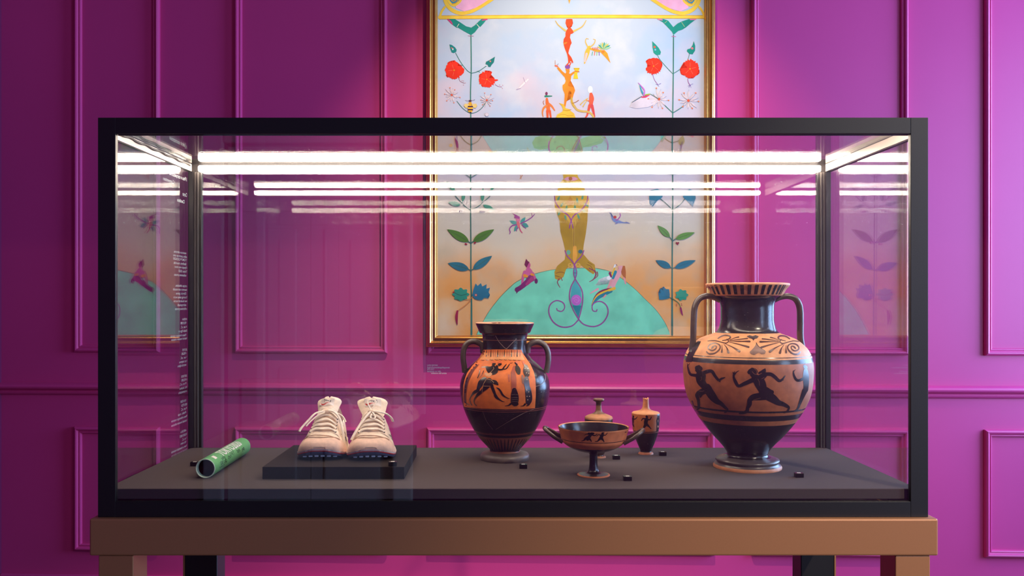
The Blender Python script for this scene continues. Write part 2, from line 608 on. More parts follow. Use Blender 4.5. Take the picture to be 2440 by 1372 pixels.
# ------------------------------------------------------------------ display table and case
cx0, cx1 = (233 - X0) / S, (2212 - X0) / S
cz0, cz1 = ZC - (1232 - Y0) / S, ZC + 440 / S
cy0, cy1 = D, D * 1.2918
def fx(x): return (x - X0) / S
def fz(y): return ZC - (y - Y0) / S
tz1 = cz0; tz0 = fz(1319.5)
tab = thing('display_table', 'bronze coloured metal table with square legs carrying the glass display case', 'table', ((fx(220) + fx(2228)) / 2, (cy0 + cy1) / 2, 0))
mb = MB(); mb.box((fx(220), cy0 - 0.012, tz0), (fx(2228), cy1 + 0.03, tz1), 0.0032)
mb.build('tabletop', M['tan'], tab)
for a in (239.5, 2129):
    mb = MB(); mb.box((fx(a), cy0 - 0.008, 0), (fx(a + 82), cy0 + 0.054, tz0 - 0.001), 0.0015)
    mb.build('leg', M['tan'], tab)
kb = 1.262
for sgn, xo, xi in ((-1, 436, 517), (1, 1992, 1909)):
    xo_, xi_ = fx(X0 + (xo - X0) * kb), fx(X0 + (xi - X0) * kb)
    mb = MB(); mb.box((xo_, D * kb, 0), (xo_ - sgn * 0.0035, D * kb + 0.06, tz0 - 0.001))
    lg = mb.build('leg', M['tan'], tab)
    mb = MB(); mb.box((xo_ - sgn * 0.0036, D * kb + 0.001, 0), (xi_, D * kb + 0.058, tz0 - 0.001), 0.002)
    o = mb.build('leg_core', M['black'], lg); o['label'] = 'black inner face of rear leg'

case = thing('display_case', 'long glass display case with black metal frame standing on the bronze table', 'display case', ((cx0 + cx1) / 2, (cy0 + cy1) / 2, cz0))
bw = 42 / S; tk = 0.010; tbk = 0.012
zi = ZC + 402 / S            # underside of the top rails
zbi = fz(1195)
for nm, y0_, y1_ in (('front', cy0, cy0 + tk), ('back', cy1, cy1 + tbk)):
    for xa, xb in ((cx0, cx0 + bw), (cx1 - bw, cx1)):
        mb = MB(); mb.box((xa, y0_, cz0), (xb, y1_, cz1), 0.0008); mb.build('frame_post', M['black'], case)
    mb = MB(); mb.box((cx0 + bw, y0_, zi), (cx1 - bw, y1_, cz1), 0.0006); mb.build('frame_rail', M['black'], case)
    mb = MB(); mb.box((cx0 + bw, y0_, cz0), (cx1 - bw, y1_, zbi if nm == 'front' else cz0 + 0.03), 0.0006); mb.build('frame_rail', M['black'], case)
for xa, xb, xl in ((cx0, cx0 + 0.0065, cx0 + 0.0095), (cx1 - 0.0105, cx1, cx1 - 0.0135)):
    mb = MB(); mb.box((xa, cy0 + tk, zi - 0.001), (xb, cy1, cz1), 0.0006); r = mb.build('frame_rail', M['black'], case)
    mb = MB(); mb.box((xb, cy0 + tk + .001, zi), (xl, cy1 - 0.002, ZC + 424 / S)); mb.build('rail_liner', M['liner'], r)
    mb = MB(); mb.box((xa, cy0 + tk, cz0), (xb, cy1, cz0 + 0.028), 0.0006); mb.build('frame_rail', M['black'], case)
# grey seals and inner corner profiles at the back posts
for s, xp in ((1, cx0), (-1, cx1)):
    for a, b, y, m in ((0.0, 0.009, 0.010, 'black'), (0.010, 0.014, 0.007, 'gasket'), (0.016, 0.019, 0.005, 'gasket')):
        mb = MB(); mb.box((xp + s * (0.006 + a), cy1 - y, cz0 + 0.05), (xp + s * (0.006 + b), cy1, zi - 0.002)); mb.build('seal', M[m], case)
# glass
gz0 = fz(1200)
gl = {}
def pane(a, b, m='glass'):
    mb = MB(); mb.box(a, b); return mb.build('glass_pane', M[m], case)
gl['front'] = pane((cx0 + bw - .004, cy0 + 0.003, zbi - .004), (cx1 - bw + .004, cy0 + 0.007, zi + .004))
gl['back'] = pane((cx0 + bw - .004, cy1 + 0.003, cz0 + 0.026), (cx1 - bw + .004, cy1 + 0.007, zi + .004))
gl['left'] = pane((cx0 + .001, cy0 + tk, cz0 + .028), (cx0 + .006, cy1, zi - 0.001), 'glass_side')
gl['right'] = pane((cx1 - .006, cy0 + tk, cz0 + .028), (cx1 - .001, cy1, zi - 0.001), 'glass_side')
gtz = ZC + 425 / S
gl['top'] = pane((cx0 + .0136, cy0 + tk, gtz), (cx1 - .0136, cy1, gtz + 0.002))
# LED bars on the inner faces of the front and back top rails
def led(y0_, y1_, xa, xb, z0, z1):
    mb = MB(); mb.box((xa, y0_, z0), (xb, y1_, z1), 0.004)
    mb.build('led_bar', M['led'], case)
led(cy1 - 0.016, cy1 - 0.001, cx0 + bw - 0.004, cx1 - bw + 0.004, ZC + 399 / S, ZC + 418.5 / S)
led(cy0 + tk + 0.001, cy0 + tk + 0.014, cx0 + bw - 0.002, cx1 - bw + 0.002, ZC + 403 / S, ZC + 419 / S)
mb = MB(); mb.box((cx0 + bw, cy0 + tk - .0004, ZC + 399.5 / S), (cx1 - bw, cy0 + tk + .0011, ZC + 424 / S)); mb.build('led_housing', M['black'], case)
# cable clipped along the left top rail
pts = []
for i in range(40):
    t = i / 39
    pts.append((cx0 + 0.0125 + 0.001 * sin(i * 1.7), cy0 + 0.02 + t * (cy1 - cy0 - 0.04), ZC + (418 + 2.0 * sin(i * .9)) / S))
mb = MB(); mb.tube(pts, 0.0022, 8); mb.build('cable', M['gasket'], case)
mb = MB(); mb.box((cx0 - 0.012, cy1 - 0.30, cz0), (cx0 - 0.0005, cy1 - 0.26, cz0 + 0.041), 0.001); mb.build('lock', M['black'], case)
# display deck
dz = ZC - 447 / S
mb = MB(); mb.box((cx0 + 0.0075, cy0 + 0.011, cz0 + 0.03), (cx1 - 0.0115, cy1 - 0.0005, dz), 0.0015)
deck = mb.build('display_board', M['felt'], case); deck['label'] = 'charcoal felt covered base board'
# lettering on the outside of the left pane: read from the left, so mirrored from here
mb = MB()
xg = cx0 + 0.0008
def gl_text(body, py, size, xstart=446, width=None, bold=0.0):
    Y = xg * F / (xstart - X0)
    z = ZC - (py - Y0) * Y / F
    add_text(mb, body, size, lambda x, y: (xg, Y - x, z + y - size * .35), width=width, bold=bold)
gl_text('Il Peso e competizione', 428, 0.0125, 446, 0.105, .00025)
gl_text('Competition', 434, 0.011, 415, 0.062)
gl_text('Corpo', 465, 0.012, 446, 0.028, .00025)
gl_text('Condition', 481, 0.011, 440, 0.045, .0002)
lines = [
 (603, 'testimone olimpico,', .072), (612, 'staffetta quattro per cento', .080), (620, 'TOKYO2020', .080), (629, 'Staffetta maschile', .072), (638, 'Olympic relay baton', .072), (647, 'Tokyo 2020', .050), (656, 'collezione privata', .070),
 (681, 'scarpe chiodate,', .068), (690, 'duecento metri maschili', .080), (699, 'Olympic games', .060), (708, 'Running spikes worn', .078), (717, 'two hundred metres', .078), (726, 'olimpiadi', .050), (735, 'collezione privata', .070),
 (760, 'ANFORA A', .030), (769, 'FIGURE NERE', .034), (778, 'VI sec. a.C.', .038), (787, 'Black-figure', .050), (797, 'Museo archeologico nazionale', .090), (805, 'National museum collection', .090),
 (832, 'LEKYTHOS', .028), (841, 'A FIGURE', .028), (850, 'V sec. a.C.', .040), (859, 'Attic lekythos', .046), (868, 'terracotta dipinta', .050),
 (894, 'LEKYTHOS', .034), (903, 'A FIGURE', .034), (912, 'V sec. a.C.', .038), (921, 'Attic lekythos', .044), (930, 'terracotta dipinta', .050),
 (953, 'KYLIX A FIGURE', .034), (962, 'NERE ATTICA', .034), (971, 'VI sec. a.C.', .036), (981, 'Attic cup', .048), (990, 'Museo archeologico nazionale', .090), (1000, 'National museum collection', .090),
 (1024, 'ANFORA A', .034), (1033, 'FIGURE NERE', .044), (1042, 'VI sec. a.C.', .030), (1051, 'Neck amphora', .034), (1060, 'Museo archeologico nazionale', .090), (1069, 'National museum collection', .090)]
for i, (py, body, w) in enumerate(lines):
    gl_text(body, py, 0.0078, 446 if i % 3 else 444, w * 1.05)
o = mb.build('lettering', M['vinyl'], gl['left']); o['kind'] = 'stuff'; o['label'] = 'small white vinyl lettering'
# ------------------------------------------------------------------ pottery
CLAY, GLAZE = (206, 122, 68), (30, 25, 25)
class Pot:
    """vessel turned on a vertical axis; its outline in pixels of one crop (y, half width)"""
    def __init__(s, to_px, ax, base_y, zplane, outline):
        s.to_px = to_px
        X, y = to_px(ax, base_y)
        p = px_z(X, y, zplane)
        s.X, s.Y, s.z0 = p.x, p.y, zplane
        s.k = (to_px(1, 0)[0] - to_px(0, 0)[0]) * s.Y / F       # metres per crop pixel on the axis
        s.ax = ax
        pr = [((base_y - y) * s.k, w * s.k) for y, w in outline]  # (height, radius)
        s.prof = s.smooth(sorted(pr))

    @staticmethod
    def smooth(pr):
        out = []
        n = len(pr)
        def sl(i):
            if i == 0 or i == n - 1: return 0.0 if n < 2 else ((pr[1][1] - pr[0][1]) / max(1e-6, pr[1][0] - pr[0][0]) if i == 0 else (pr[-1][1] - pr[-2][1]) / max(1e-6, pr[-1][0] - pr[-2][0]))
            a = (pr[i][1] - pr[i - 1][1]) / max(1e-6, pr[i][0] - pr[i - 1][0]); b = (pr[i + 1][1] - pr[i][1]) / max(1e-6, pr[i + 1][0] - pr[i][0])
            return 0.0 if a * b <= 0 else 2 * a * b / (a + b)
        for i in range(n - 1):
            h = pr[i + 1][0] - pr[i][0]
            m0, m1 = sl(i), sl(i + 1)
            k = max(1, min(8, int(h / 0.002)))
            for j in range(k):
                t = j / k
                out.append((pr[i][0] + h * t, (2 * t ** 3 - 3 * t * t + 1) * pr[i][1] + (t ** 3 - 2 * t * t + t) * h * m0
                            + (-2 * t ** 3 + 3 * t * t) * pr[i + 1][1] + (t ** 3 - t * t) * h * m1))
        out.append(pr[-1])
        return out

    def R(s, h):
        p = s.prof
        if h <= p[0][0]: return p[0][1]
        if h >= p[-1][0]: return p[-1][1]
        lo, hi = 0, len(p) - 1
        while hi - lo > 1:
            m = (lo + hi) // 2
            if p[m][0] <= h: lo = m
            else: hi = m
        d = p[hi][0] - p[lo][0]
        return p[lo][1] if d < 1e-9 else p[lo][1] + (p[hi][1] - p[lo][1]) * (h - p[lo][0]) / d

    def surf(s, x, y, lift):
        """point of the front of the vessel seen at pixel x, y"""
        Y = s.Y - 0.5 * s.R((ZC - (y - Y0) * s.Y / F) - s.z0)
        for _ in range(14):
            X = (x - X0) * Y / F
            z = ZC - (y - Y0) * Y / F
            R = s.R(z - s.z0)
            dx = max(-R * 0.998, min(R * 0.998, X - s.X))
            Y = 0.5 * Y + 0.5 * (s.Y - sqrt(R * R - dx * dx))
        h = z - s.z0
        g = (s.R(h + .0006) - s.R(h - .0006)) / .0012
        n = Vector((dx / R, -sqrt(R * R - dx * dx) / R, -g)).normalized()
        return Vector((s.X + dx, s.Y - sqrt(R * R - dx * dx), z)) + n * lift

    def height_at(s, cy):
        """height of the ring whose front is seen at crop row cy"""
        x, y = s.to_px(s.ax, cy)
        return s.surf(x, y, 0).z - s.z0

    def lathe(s, prof, bands, default, n=96, close_bottom=False, jag=None):
        """prof: list of (height, radius); bands: (h0, h1, colour)"""
        cuts = set()
        for a, b, c in bands: cuts.add(a); cuts.add(b)
        P = []
        for i, (h, r) in enumerate(prof):
            if i:
                h0, r0 = prof[i - 1]
                for c in sorted(cuts, reverse=h < h0):
                    if min(h0, h) + 1e-7 < c < max(h0, h) - 1e-7:
                        t = (c - h0) / (h - h0)
                        P.append((c, r0 + (r - r0) * t))
            P.append((h, r))
        mb = MB()
        def col(i, j):
            m = (P[i][0] + P[i + 1][0]) / 2
            for a, b, c in bands:
                if a <= m <= b: return c
            return default
        rows = [[(s.X + r * cos(2 * pi * k / n), s.Y + r * sin(2 * pi * k / n), s.z0 + h + (jag(i, len(P), 2 * pi * k / n) if jag else 0)) for k in range(n)] for i, (h, r) in enumerate(P)]
        mb.grid(rows, col, closed=True, smooth=True)
        if close_bottom:
            mb.poly(rows[0], default, flip=True)
        return mb

    def cut(s, h0, h1):
        return [(h0, s.R(h0))] + [p for p in s.prof if h0 + 1e-6 < p[0] < h1 - 1e-6] + [(h1, s.R(h1))]

    def P3(s, cx, cy, dy=0.0):
        """point in the upright plane through the axis (shifted dy towards the back)"""
        return Vector((s.X + (cx - s.ax) * s.k, s.Y + dy, s.z0 + 0)) + Vector((0, 0, (s.base - cy) * s.k))

def handle(pot, root, pts, r, col, flat=1.5, name='handle'):
    c = catmull([tuple(pot.P3(x, y)) for x, y in pts], 0.004)
    # catmull measures its step on the first two coordinates: resample evenly enough for a smooth bend
    c = []
    P = [tuple(pot.P3(x, y)) for x, y in pts]
    for i in range(len(P) - 1):
        p0, p1, p2, p3 = P[max(i - 1, 0)], P[i], P[i + 1], P[min(i + 2, len(P) - 1)]
        for j in range(6):
            t = j / 6
            c.append(tuple(0.5 * (2 * b + (q - a) * t + (2 * a - 5 * b + 4 * q - e) * t * t + (3 * b - a - 3 * q + e) * t ** 3) for a, b, q, e in zip(p0, p1, p2, p3)))
    c.append(P[-1])
    mb = MB()
    mb.tube(c, r, 14, col, flat=flat, up=Vector((0, 1, 0)))
    return mb.build(name, M['pot'], root)

# --- the large neck amphora on the right
A = crop(1600, 650, 2.744)
big = Pot(A, 495, 1268, dz, [(1268, 216), (1258, 217), (1246, 209), (1238, 194), (1230, 194), (1222, 203), (1212, 200), (1203, 178), (1195, 140), (1180, 128), (1150, 143), (1110, 175), (1060, 222), (1000, 272), (930, 322),
    (860, 362), (780, 393), (700, 406), (620, 410), (560, 403), (500, 378), (455, 336), (430, 302), (410, 255), (395, 212), (380, 190), (350, 176), (300, 168), (230, 168), (190, 174), (160, 188), (150, 214), (146, 220), (110, 242), (76, 266), (70, 264)])
big.base = 1268
H = big.height_at
hb = big.height_at
t = thing('amphora', 'tall neck amphora painted with a frieze of black runners, largest pot at the right end', 'vase', (big.X, big.Y, dz))
h_foot = (1268 - 1197) * big.k; h_neck = hb(397); h_lip = (1268 - 150) * big.k; h_top = (1268 - 70) * big.k
CL2 = (176, 100, 60); CL_LIT = (226, 158, 108); DK = (38, 32, 34)  # shoulder clay is paler: light from above put into its colour
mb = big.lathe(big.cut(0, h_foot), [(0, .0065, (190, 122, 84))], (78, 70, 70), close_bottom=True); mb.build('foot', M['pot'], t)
bands = [(hb(559), hb(554), DK), (hb(600), hb(570), (56, 50, 50)), (hb(559), h_neck, CL_LIT), (hb(905), hb(600), CL2), (hb(917), hb(906), DK), (hb(970), hb(936), DK), (hb(1000), hb(970), (184, 110, 68)), (hb(936), hb(917), CL2), (hb(570), hb(559), CL_LIT)]
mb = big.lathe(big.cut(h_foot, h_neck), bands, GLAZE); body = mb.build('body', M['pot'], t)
mb = big.lathe(big.cut(h_neck, h_lip), [], (44, 38, 38)); mb.build('neck', M['pot'], t)
rt = big.R(h_top)
lip = big.cut(h_lip, h_top) + [(h_top + .0006, rt - .003), (h_top - .004, rt - .007), (h_lip, 168 * big.k - .004), (h_lip - .05, 168 * big.k - .005)]
mb = big.lathe(lip, [], (222, 150, 104)); lipo = mb.build('lip', M['pot'], t)
HC = (84, 70, 62)
handle(big, t, [(318, 178), (280, 160), (228, 152), (180, 172), (152, 226), (145, 320), (143, 410), (138, 470), (128, 525)], .0062, HC)
handle(big, t, [(672, 176), (712, 158), (764, 152), (812, 172), (838, 226), (842, 320), (842, 410), (850, 470), (866, 528)], .0062, HC)
# lip stripes
pr = Print(A, big.surf, 3.0, 4, 7.0)
for i in range(16):
    a = radians(-82.5 + 11 * i)
    x1 = 486 + 262 * sin(a); x2 = 486 + 228 * sin(a)
    w = max(4.0, 25 * cos(a))
    pr.pg(DK, [(x1 - w / 2, 78), (x1 + w / 2, 78), (x2 + w / 2.3, 140), (x2 - w / 2.3, 140)])
pr.build('painted_stripes', M['pot'], lipo)
# shoulder ornaments and runners, traced in a closer crop
B8 = crop(1620, 780, 5.716)
pr = Print(B8, big.surf, 2.5, 5, 6.0)
ORN = (92, 58, 48)
for s, cx, cy in ((1, 600, 200), (-1, 1420, 205)):
    def q(x, y, w): return (cx + s * (x - 600) * (0.93 if s < 0 else 1), cy + (y - 200), w)
    pr.st(ORN, q(455, 270, 14), q(430, 290, 14), q(445, 262, 15), q(490, 250, 16), q(495, 285, 17), q(440, 315, 18), q(385, 285, 18), q(410, 235, 18), q(480, 215, 17), q(540, 240, 18), q(545, 290, 20), q(480, 350, 20), q(400, 360, 22), q(365, 330, 18))
    pr.st(ORN, q(380, 185, 10), q(470, 180, 12), q(560, 200, 14), q(630, 215, 16), q(665, 185, 16), q(640, 160, 14))
    pr.st(ORN, q(520, 150, 14), q(580, 115, 18), q(650, 110, 20), q(690, 135, 20), q(650, 165, 12), q(580, 180, 10))
    for pts in (((680, 170), (760, 140, 12), (800, 132, 18)), ((680, 180), (800, 165, 12), (920, 150, 18)), ((680, 190), (820, 190, 14), (950, 192, 26)), ((670, 200), (800, 230, 14), (935, 268, 28)),
                ((620, 225), (720, 270, 16), (810, 325, 34)), ((600, 230), (640, 280, 16), (662, 340, 34)), ((575, 240), (575, 290, 12), (572, 335, 26))):
        pr.st(ORN, q(*pts[0], 6), q(*pts[1]), q(*pts[2]))
pr.pg((66, 48, 46), [(910, 122), (950, 108), (990, 120), (1030, 108), (1075, 124), (1050, 150), (1020, 158), (1000, 184), (985, 158), (945, 146)])
pr.pg((132, 96, 82), [(1040, 215), (1070, 258), (1120, 300), (1172, 330), (1155, 362), (1110, 366), (1075, 345), (1050, 355), (1010, 376), (965, 362), (950, 335), (1000, 285), (1025, 250)])
pr.st((66, 48, 46), (1040, 213, 12), (1075, 262, 8), (1160, 320, 6))
pr.pg((48, 42, 42), [(105, 470), (60, 470), (75, 380), (110, 300), (160, 240), (210, 190), (290, 190), (250, 270), (215, 330), (180, 400), (165, 470)])
FIG = (44, 32, 34)
def runner(ox, oy, parts, col=FIG):
    for p in parts:
        pr.st(col, *[(x + ox, y + oy, w) for x, y, w in p])
# middle runner, looking back to the left with wide stride
pr.build('painted_ornament', M['pot'], body)
pr = Print(B8, big.surf, 2.5, 5, 6.0)
runner(0, 0, [
    [(960, 600, 70), (985, 590, 88), (1020, 600, 80)], [(985, 640, 60), (1010, 660, 70), (1030, 700, 80)], [(925, 605, 16), (940, 625, 22)],
    [(1030, 690, 110), (1080, 740, 150), (1110, 800, 140), (1130, 860, 110)], [(1000, 720, 60), (1090, 690, 90), (1160, 640, 70)], [(1130, 600, 50), (1165, 575, 40), (1080, 620, 30)],
    [(980, 720, 62), (880, 765, 52), (800, 795, 40), (760, 740, 44), (735, 680, 30), (735, 640, 24)], [(740, 650, 22), (725, 610, 12)], [(745, 640, 22), (775, 605, 12), (805, 590, 8)], [(738, 640, 16), (748, 600, 10)],
    [(1150, 640, 50), (1230, 635, 48), (1290, 670, 46), (1350, 725, 40), (1390, 710, 28), (1430, 660, 14)], [(1380, 720, 16), (1410, 715, 8)],
    [(1140, 870, 130), (1190, 880, 130), (1250, 880, 60)],
    [(1160, 930, 110), (1080, 940, 100), (1000, 950, 84), (955, 985, 62), (950, 1040, 62), (925, 1100, 40), (915, 1140, 46), (860, 1160, 34), (812, 1168, 18)],
    [(1190, 920, 130), (1270, 970, 110), (1340, 1020, 76), (1400, 1040, 58), (1460, 1070, 44), (1485, 1095, 28), (1460, 1140, 24), (1420, 1160, 14)]])
pr.st((150, 92, 62), (985, 600, 5), (1010, 630, 5), (1035, 640, 5)); pr.st((150, 92, 62), (1010, 560, 4), (1045, 590, 4), (1040, 620, 4))
pr.st((150, 92, 62), (1060, 700, 4), (1080, 740, 4), (1085, 790, 4)); pr.st((150, 92, 62), (1150, 680, 4), (1110, 700, 4)); pr.st((150, 92, 62), (1000, 985, 4), (1100, 960, 4))
pr.build('painted_runner', M['pot'], body); pr = Print(B8, big.surf, 2.5, 5, 6.0)
# left runner
runner(0, 0, [
    [(235, 550, 60), (258, 545, 72), (280, 560, 60)], [(240, 590, 50), (270, 610, 60), (290, 660, 110)], [(215, 580, 16), (230, 600, 20)],
    [(285, 660, 140), (290, 730, 120), (330, 790, 96), (370, 830, 90)],
    [(260, 660, 50), (200, 650, 40), (150, 640, 34), (125, 600, 30), (110, 540, 20), (108, 510, 14)], [(110, 520, 10), (135, 490, 6)], [(108, 515, 10), (100, 485, 6)],
    [(320, 620, 50), (390, 595, 46), (440, 600, 44), (480, 660, 40), (530, 715, 34), (570, 695, 26), (615, 680, 10)], [(530, 720, 20), (552, 742, 8)],
    [(340, 860, 90), (270, 890, 76), (235, 920, 52), (250, 980, 40), (258, 1050, 34), (255, 1105, 26), (225, 1112, 16)], [(290, 910, 50), (280, 940, 30)],
    [(380, 840, 110), (440, 930, 110), (500, 1000, 80), (560, 1035, 56), (620, 1090, 40), (650, 1115, 26), (635, 1145, 22), (605, 1158, 10)], [(380, 800, 70), (410, 830, 60)]])
pr.st((150, 92, 62), (250, 860, 4), (300, 870, 4), (330, 860, 4)); pr.st((150, 92, 62), (290, 670, 4), (300, 710, 4), (280, 720, 4))
pr.build('painted_runner', M['pot'], body); pr = Print(B8, big.surf, 2.5, 5, 6.0)
# right-hand runner, going round the side
runner(0, 0, [
    [(1700, 530, 44), (1712, 545, 50)], [(1712, 590, 60), (1715, 680, 84), (1718, 780, 70), (1712, 850, 66)],
    [(1690, 690, 40), (1630, 720, 36), (1590, 715, 34), (1560, 670, 30), (1545, 620, 22), (1548, 590, 12)], [(1548, 600, 12), (1570, 575, 6)],
    [(1700, 860, 70), (1660, 960, 50), (1630, 1040, 34), (1600, 1110, 24), (1550, 1140, 16)]])
pr.build('painted_runner', M['pot'], body); pr = Print(B8, big.surf, 2.5, 5, 6.0)
# trailing foot of a runner on the far left
runner(0, 0, [[(168, 1005, 22), (185, 1060, 18), (215, 1105, 14), (245, 1115, 10)]])
pr.build('painted_runner', M['pot'], body)

# --- the smaller belly amphora in the middle
C = crop(1060, 740, 3.43)
sm = Pot(C, 490, 1212, dz, [(1212, 194), (1196, 199), (1178, 199), (1163, 190), (1153, 160), (1147, 126), (1140, 118), (1130, 122), (1090, 160), (1040, 205), (980, 247), (920, 282), (860, 311), (800, 335), (740, 353), (680, 364), (620, 367),
    (570, 360), (520, 341), (480, 312), (430, 262), (400, 226), (370, 200), (335, 182), (300, 177), (250, 179), (196, 184), (186, 188), (181, 204), (150, 219), (120, 233), (103, 239), (98, 237)])
sm.base = 1212
hb = sm.height_at
t = thing('amphora', 'belly amphora with orange picture panel and chipped rim, middle of the case', 'vase', (sm.X, sm.Y, dz))
h_foot = (1212 - 1147) * sm.k; h_neck = (1212 - 345) * sm.k; h_lip = (1212 - 183) * sm.k; h_top = (1212 - 98) * sm.k
mb = sm.lathe(sm.cut(0, h_foot), [], (104, 92, 88), close_bottom=True); mb.build('foot', M['pot'], t)
RED = (126, 64, 50)
bands = [(hb(818), hb(811), RED), (hb(832), hb(826), RED), (hb(1022), hb(1014), RED), (hb(1012), hb(1008), RED), (hb(1180), hb(1043), (150, 92, 66))]
mb = sm.lathe(sm.cut(h_foot, h_neck), bands, GLAZE); body = mb.build('body', M['pot'], t)
mb = sm.lathe(sm.cut(h_neck, h_lip), [(hb(247), hb(240), (104, 62, 48))], (36, 30, 30)); neck = mb.build('neck', M['pot'], t)
rt = sm.R(h_top)
def chip(i, n, a):
    if i < n - 6: return 0
    d = abs((a - radians(248) + pi) % (2 * pi) - pi)
    d2 = abs((a - radians(259) + pi) % (2 * pi) - pi)
    return -.0028 * max(0, 1 - d / .10) - .0018 * max(0, 1 - d2 / .05)
lip = sm.cut(h_lip, h_top) + [(h_top + .0008, rt - .003), (h_top - .003, rt - .006), (h_lip, sm.R(h_lip) - .010), (h_lip - .04, sm.R(h_lip) - .012)]
mb = sm.lathe(lip, [(h_top - .0012, h_top + .002, (206, 140, 104)), (0, h_lip + .0012, (110, 66, 50))], (34, 29, 30), jag=chip); lipo = mb.build('lip', M['pot'], t)
handle(sm, t, [(312, 345), (306, 290), (272, 262), (225, 252), (180, 272), (155, 320), (150, 390), (158, 450), (165, 505)], .0062, (76, 62, 52), 1.4)
handle(sm, t, [(676, 345), (682, 292), (716, 265), (762, 256), (808, 278), (838, 325), (846, 390), (840, 450), (828, 505)], .0062, (92, 80, 74), 1.4)
pr = Print(C, sm.surf, 3.0, 5, 6.0)
pr.pg((224, 112, 38), [(318, 320), (400, 317), (500, 317), (624, 319), (634, 345), (662, 385), (700, 440), (726, 500), (739, 560), (743, 620), (742, 700), (736, 796), (650, 803), (500, 806), (300, 800), (157, 786), (148, 700), (150, 620), (160, 570), (182, 510), (225, 450), (270, 400), (300, 350)], smooth=False)
for i in range(15):                                      # rays above the foot
    x = 490 + 190 * sin(radians(-70 + 10 * i))
    x2 = 490 + 118 * sin(radians(-70 + 10 * i))
    w = 20 * cos(radians(-70 + 10 * i))
    pr.pg((30, 26, 26), [(x - 2, 1050), (x + 2, 1050), (x2 + w / 2, 1152), (x2 - w / 2, 1152)])
D7 = crop(1100, 840, 8.573)
pr.use(D7)
pr.pg((230, 150, 88), [(395, -5), (1215, -5), (1260, 90), (1290, 150), (370, 145), (385, 60)])
for x, c in ((510, 0), (555, 1), (600, 0), (650, 1), (690, 1), (738, 0), (785, 1), (830, 1), (870, 0), (925, 1), (975, 1), (1018, 0), (1075, 1), (1132, 0), (1190, 1)):
    pr.st(((50, 30, 24), (176, 92, 58))[c], (x + 3, -50, 12), (x, 20, 18), (x - 2, 78, 24 if c == 0 else 18))
for i in range(9):
    x = 400 + i * 92
    pr.st((74, 36, 26), (x, 140 + 14 * abs(i - 4) / 4, 8), (x + 40, 152 + 10 * abs(i - 4) / 4, 12), (x + 70, 146 + 10 * abs(i - 4) / 4, 6))
BK, RD = (36, 26, 24), (150, 62, 40)
def st(c, *p): pr.st(c, *p)
# fringe figure on the left edge of the panel
st((112, 52, 38), (330, 260, 30), (240, 350, 50), (170, 460, 70), (110, 600, 66), (80, 760, 60), (70, 900, 50), (80, 1010, 40)); st(BK, (120, 520, 30), (90, 680, 26), (75, 820, 22))
st(BK, (60, 1000, 12), (110, 1040, 16), (170, 1070, 8))
# the two runners
st(BK, (650, 245, 60), (680, 235, 40)); st(BK, (770, 250, 60), (800, 240, 40)); st((200, 80, 48), (620, 215, 20), (660, 190, 26), (690, 200, 18)); st((200, 80, 48), (740, 215, 20), (780, 190, 26), (815, 210, 18))
st(BK, (520, 310, 60), (570, 350, 150), (600, 350, 120), (650, 290, 70)); st(BK, (530, 290, 24), (480, 295, 20), (410, 302, 10))
st(BK, (720, 290, 60), (690, 380, 110), (640, 420, 80)); st(BK, (700, 330, 50), (780, 355, 36), (830, 350, 34), (870, 295, 26), (905, 255, 18), (915, 235, 8))
st(BK, (860, 345, 20), (910, 335, 22), (950, 285, 20), (990, 225, 14), (1040, 215, 6)); st((200, 80, 48), (985, 235, 14), (995, 200, 8))
st(BK, (375, 370, 14), (360, 440, 18), (330, 520, 14)); st((150, 62, 40), (440, 400, 14), (410, 470, 16), (370, 515, 10)); st(BK, (450, 380, 18), (430, 430, 12))
st((214, 150, 106), (500, 440, 60), (560, 470, 70), (600, 440, 50))
st(BK, (470, 560, 120), (400, 620, 120), (360, 700, 80), (330, 760, 52)); st(BK, (340, 770, 60), (270, 805, 62), (225, 850, 34), (190, 900, 18), (170, 960, 14), (190, 1030, 14), (215, 1070, 16))
st(BK, (560, 590, 140), (520, 660, 140), (470, 730, 90), (410, 790, 50)); st(BK, (400, 800, 60), (340, 850, 56), (290, 910, 30), (255, 970, 18), (265, 1040, 14), (310, 1080, 14))
st(BK, (590, 620, 110), (620, 690, 66), (655, 780, 60), (690, 860, 44)); st(BK, (690, 870, 60), (720, 915, 54), (780, 960, 24), (840, 995, 16), (875, 1000, 8))
st(BK, (640, 590, 70), (690, 610, 84), (730, 640, 50), (745, 660, 20)); st(BK, (715, 715, 12), (760, 740, 34), (800, 790, 34), (840, 860, 38), (890, 900, 22), (960, 935, 14), (985, 935, 6))
for p in (((650, 300, 7), (660, 330, 7), (590, 410, 7), (510, 470, 7)), ((520, 540, 6), (600, 560, 6), (655, 610, 6), (640, 650, 6)), ((510, 540, 6), (450, 640, 6), (440, 680, 6), (590, 685, 6)), ((440, 680, 5), (420, 820, 5))):
    pr.st((222, 160, 108), *p)
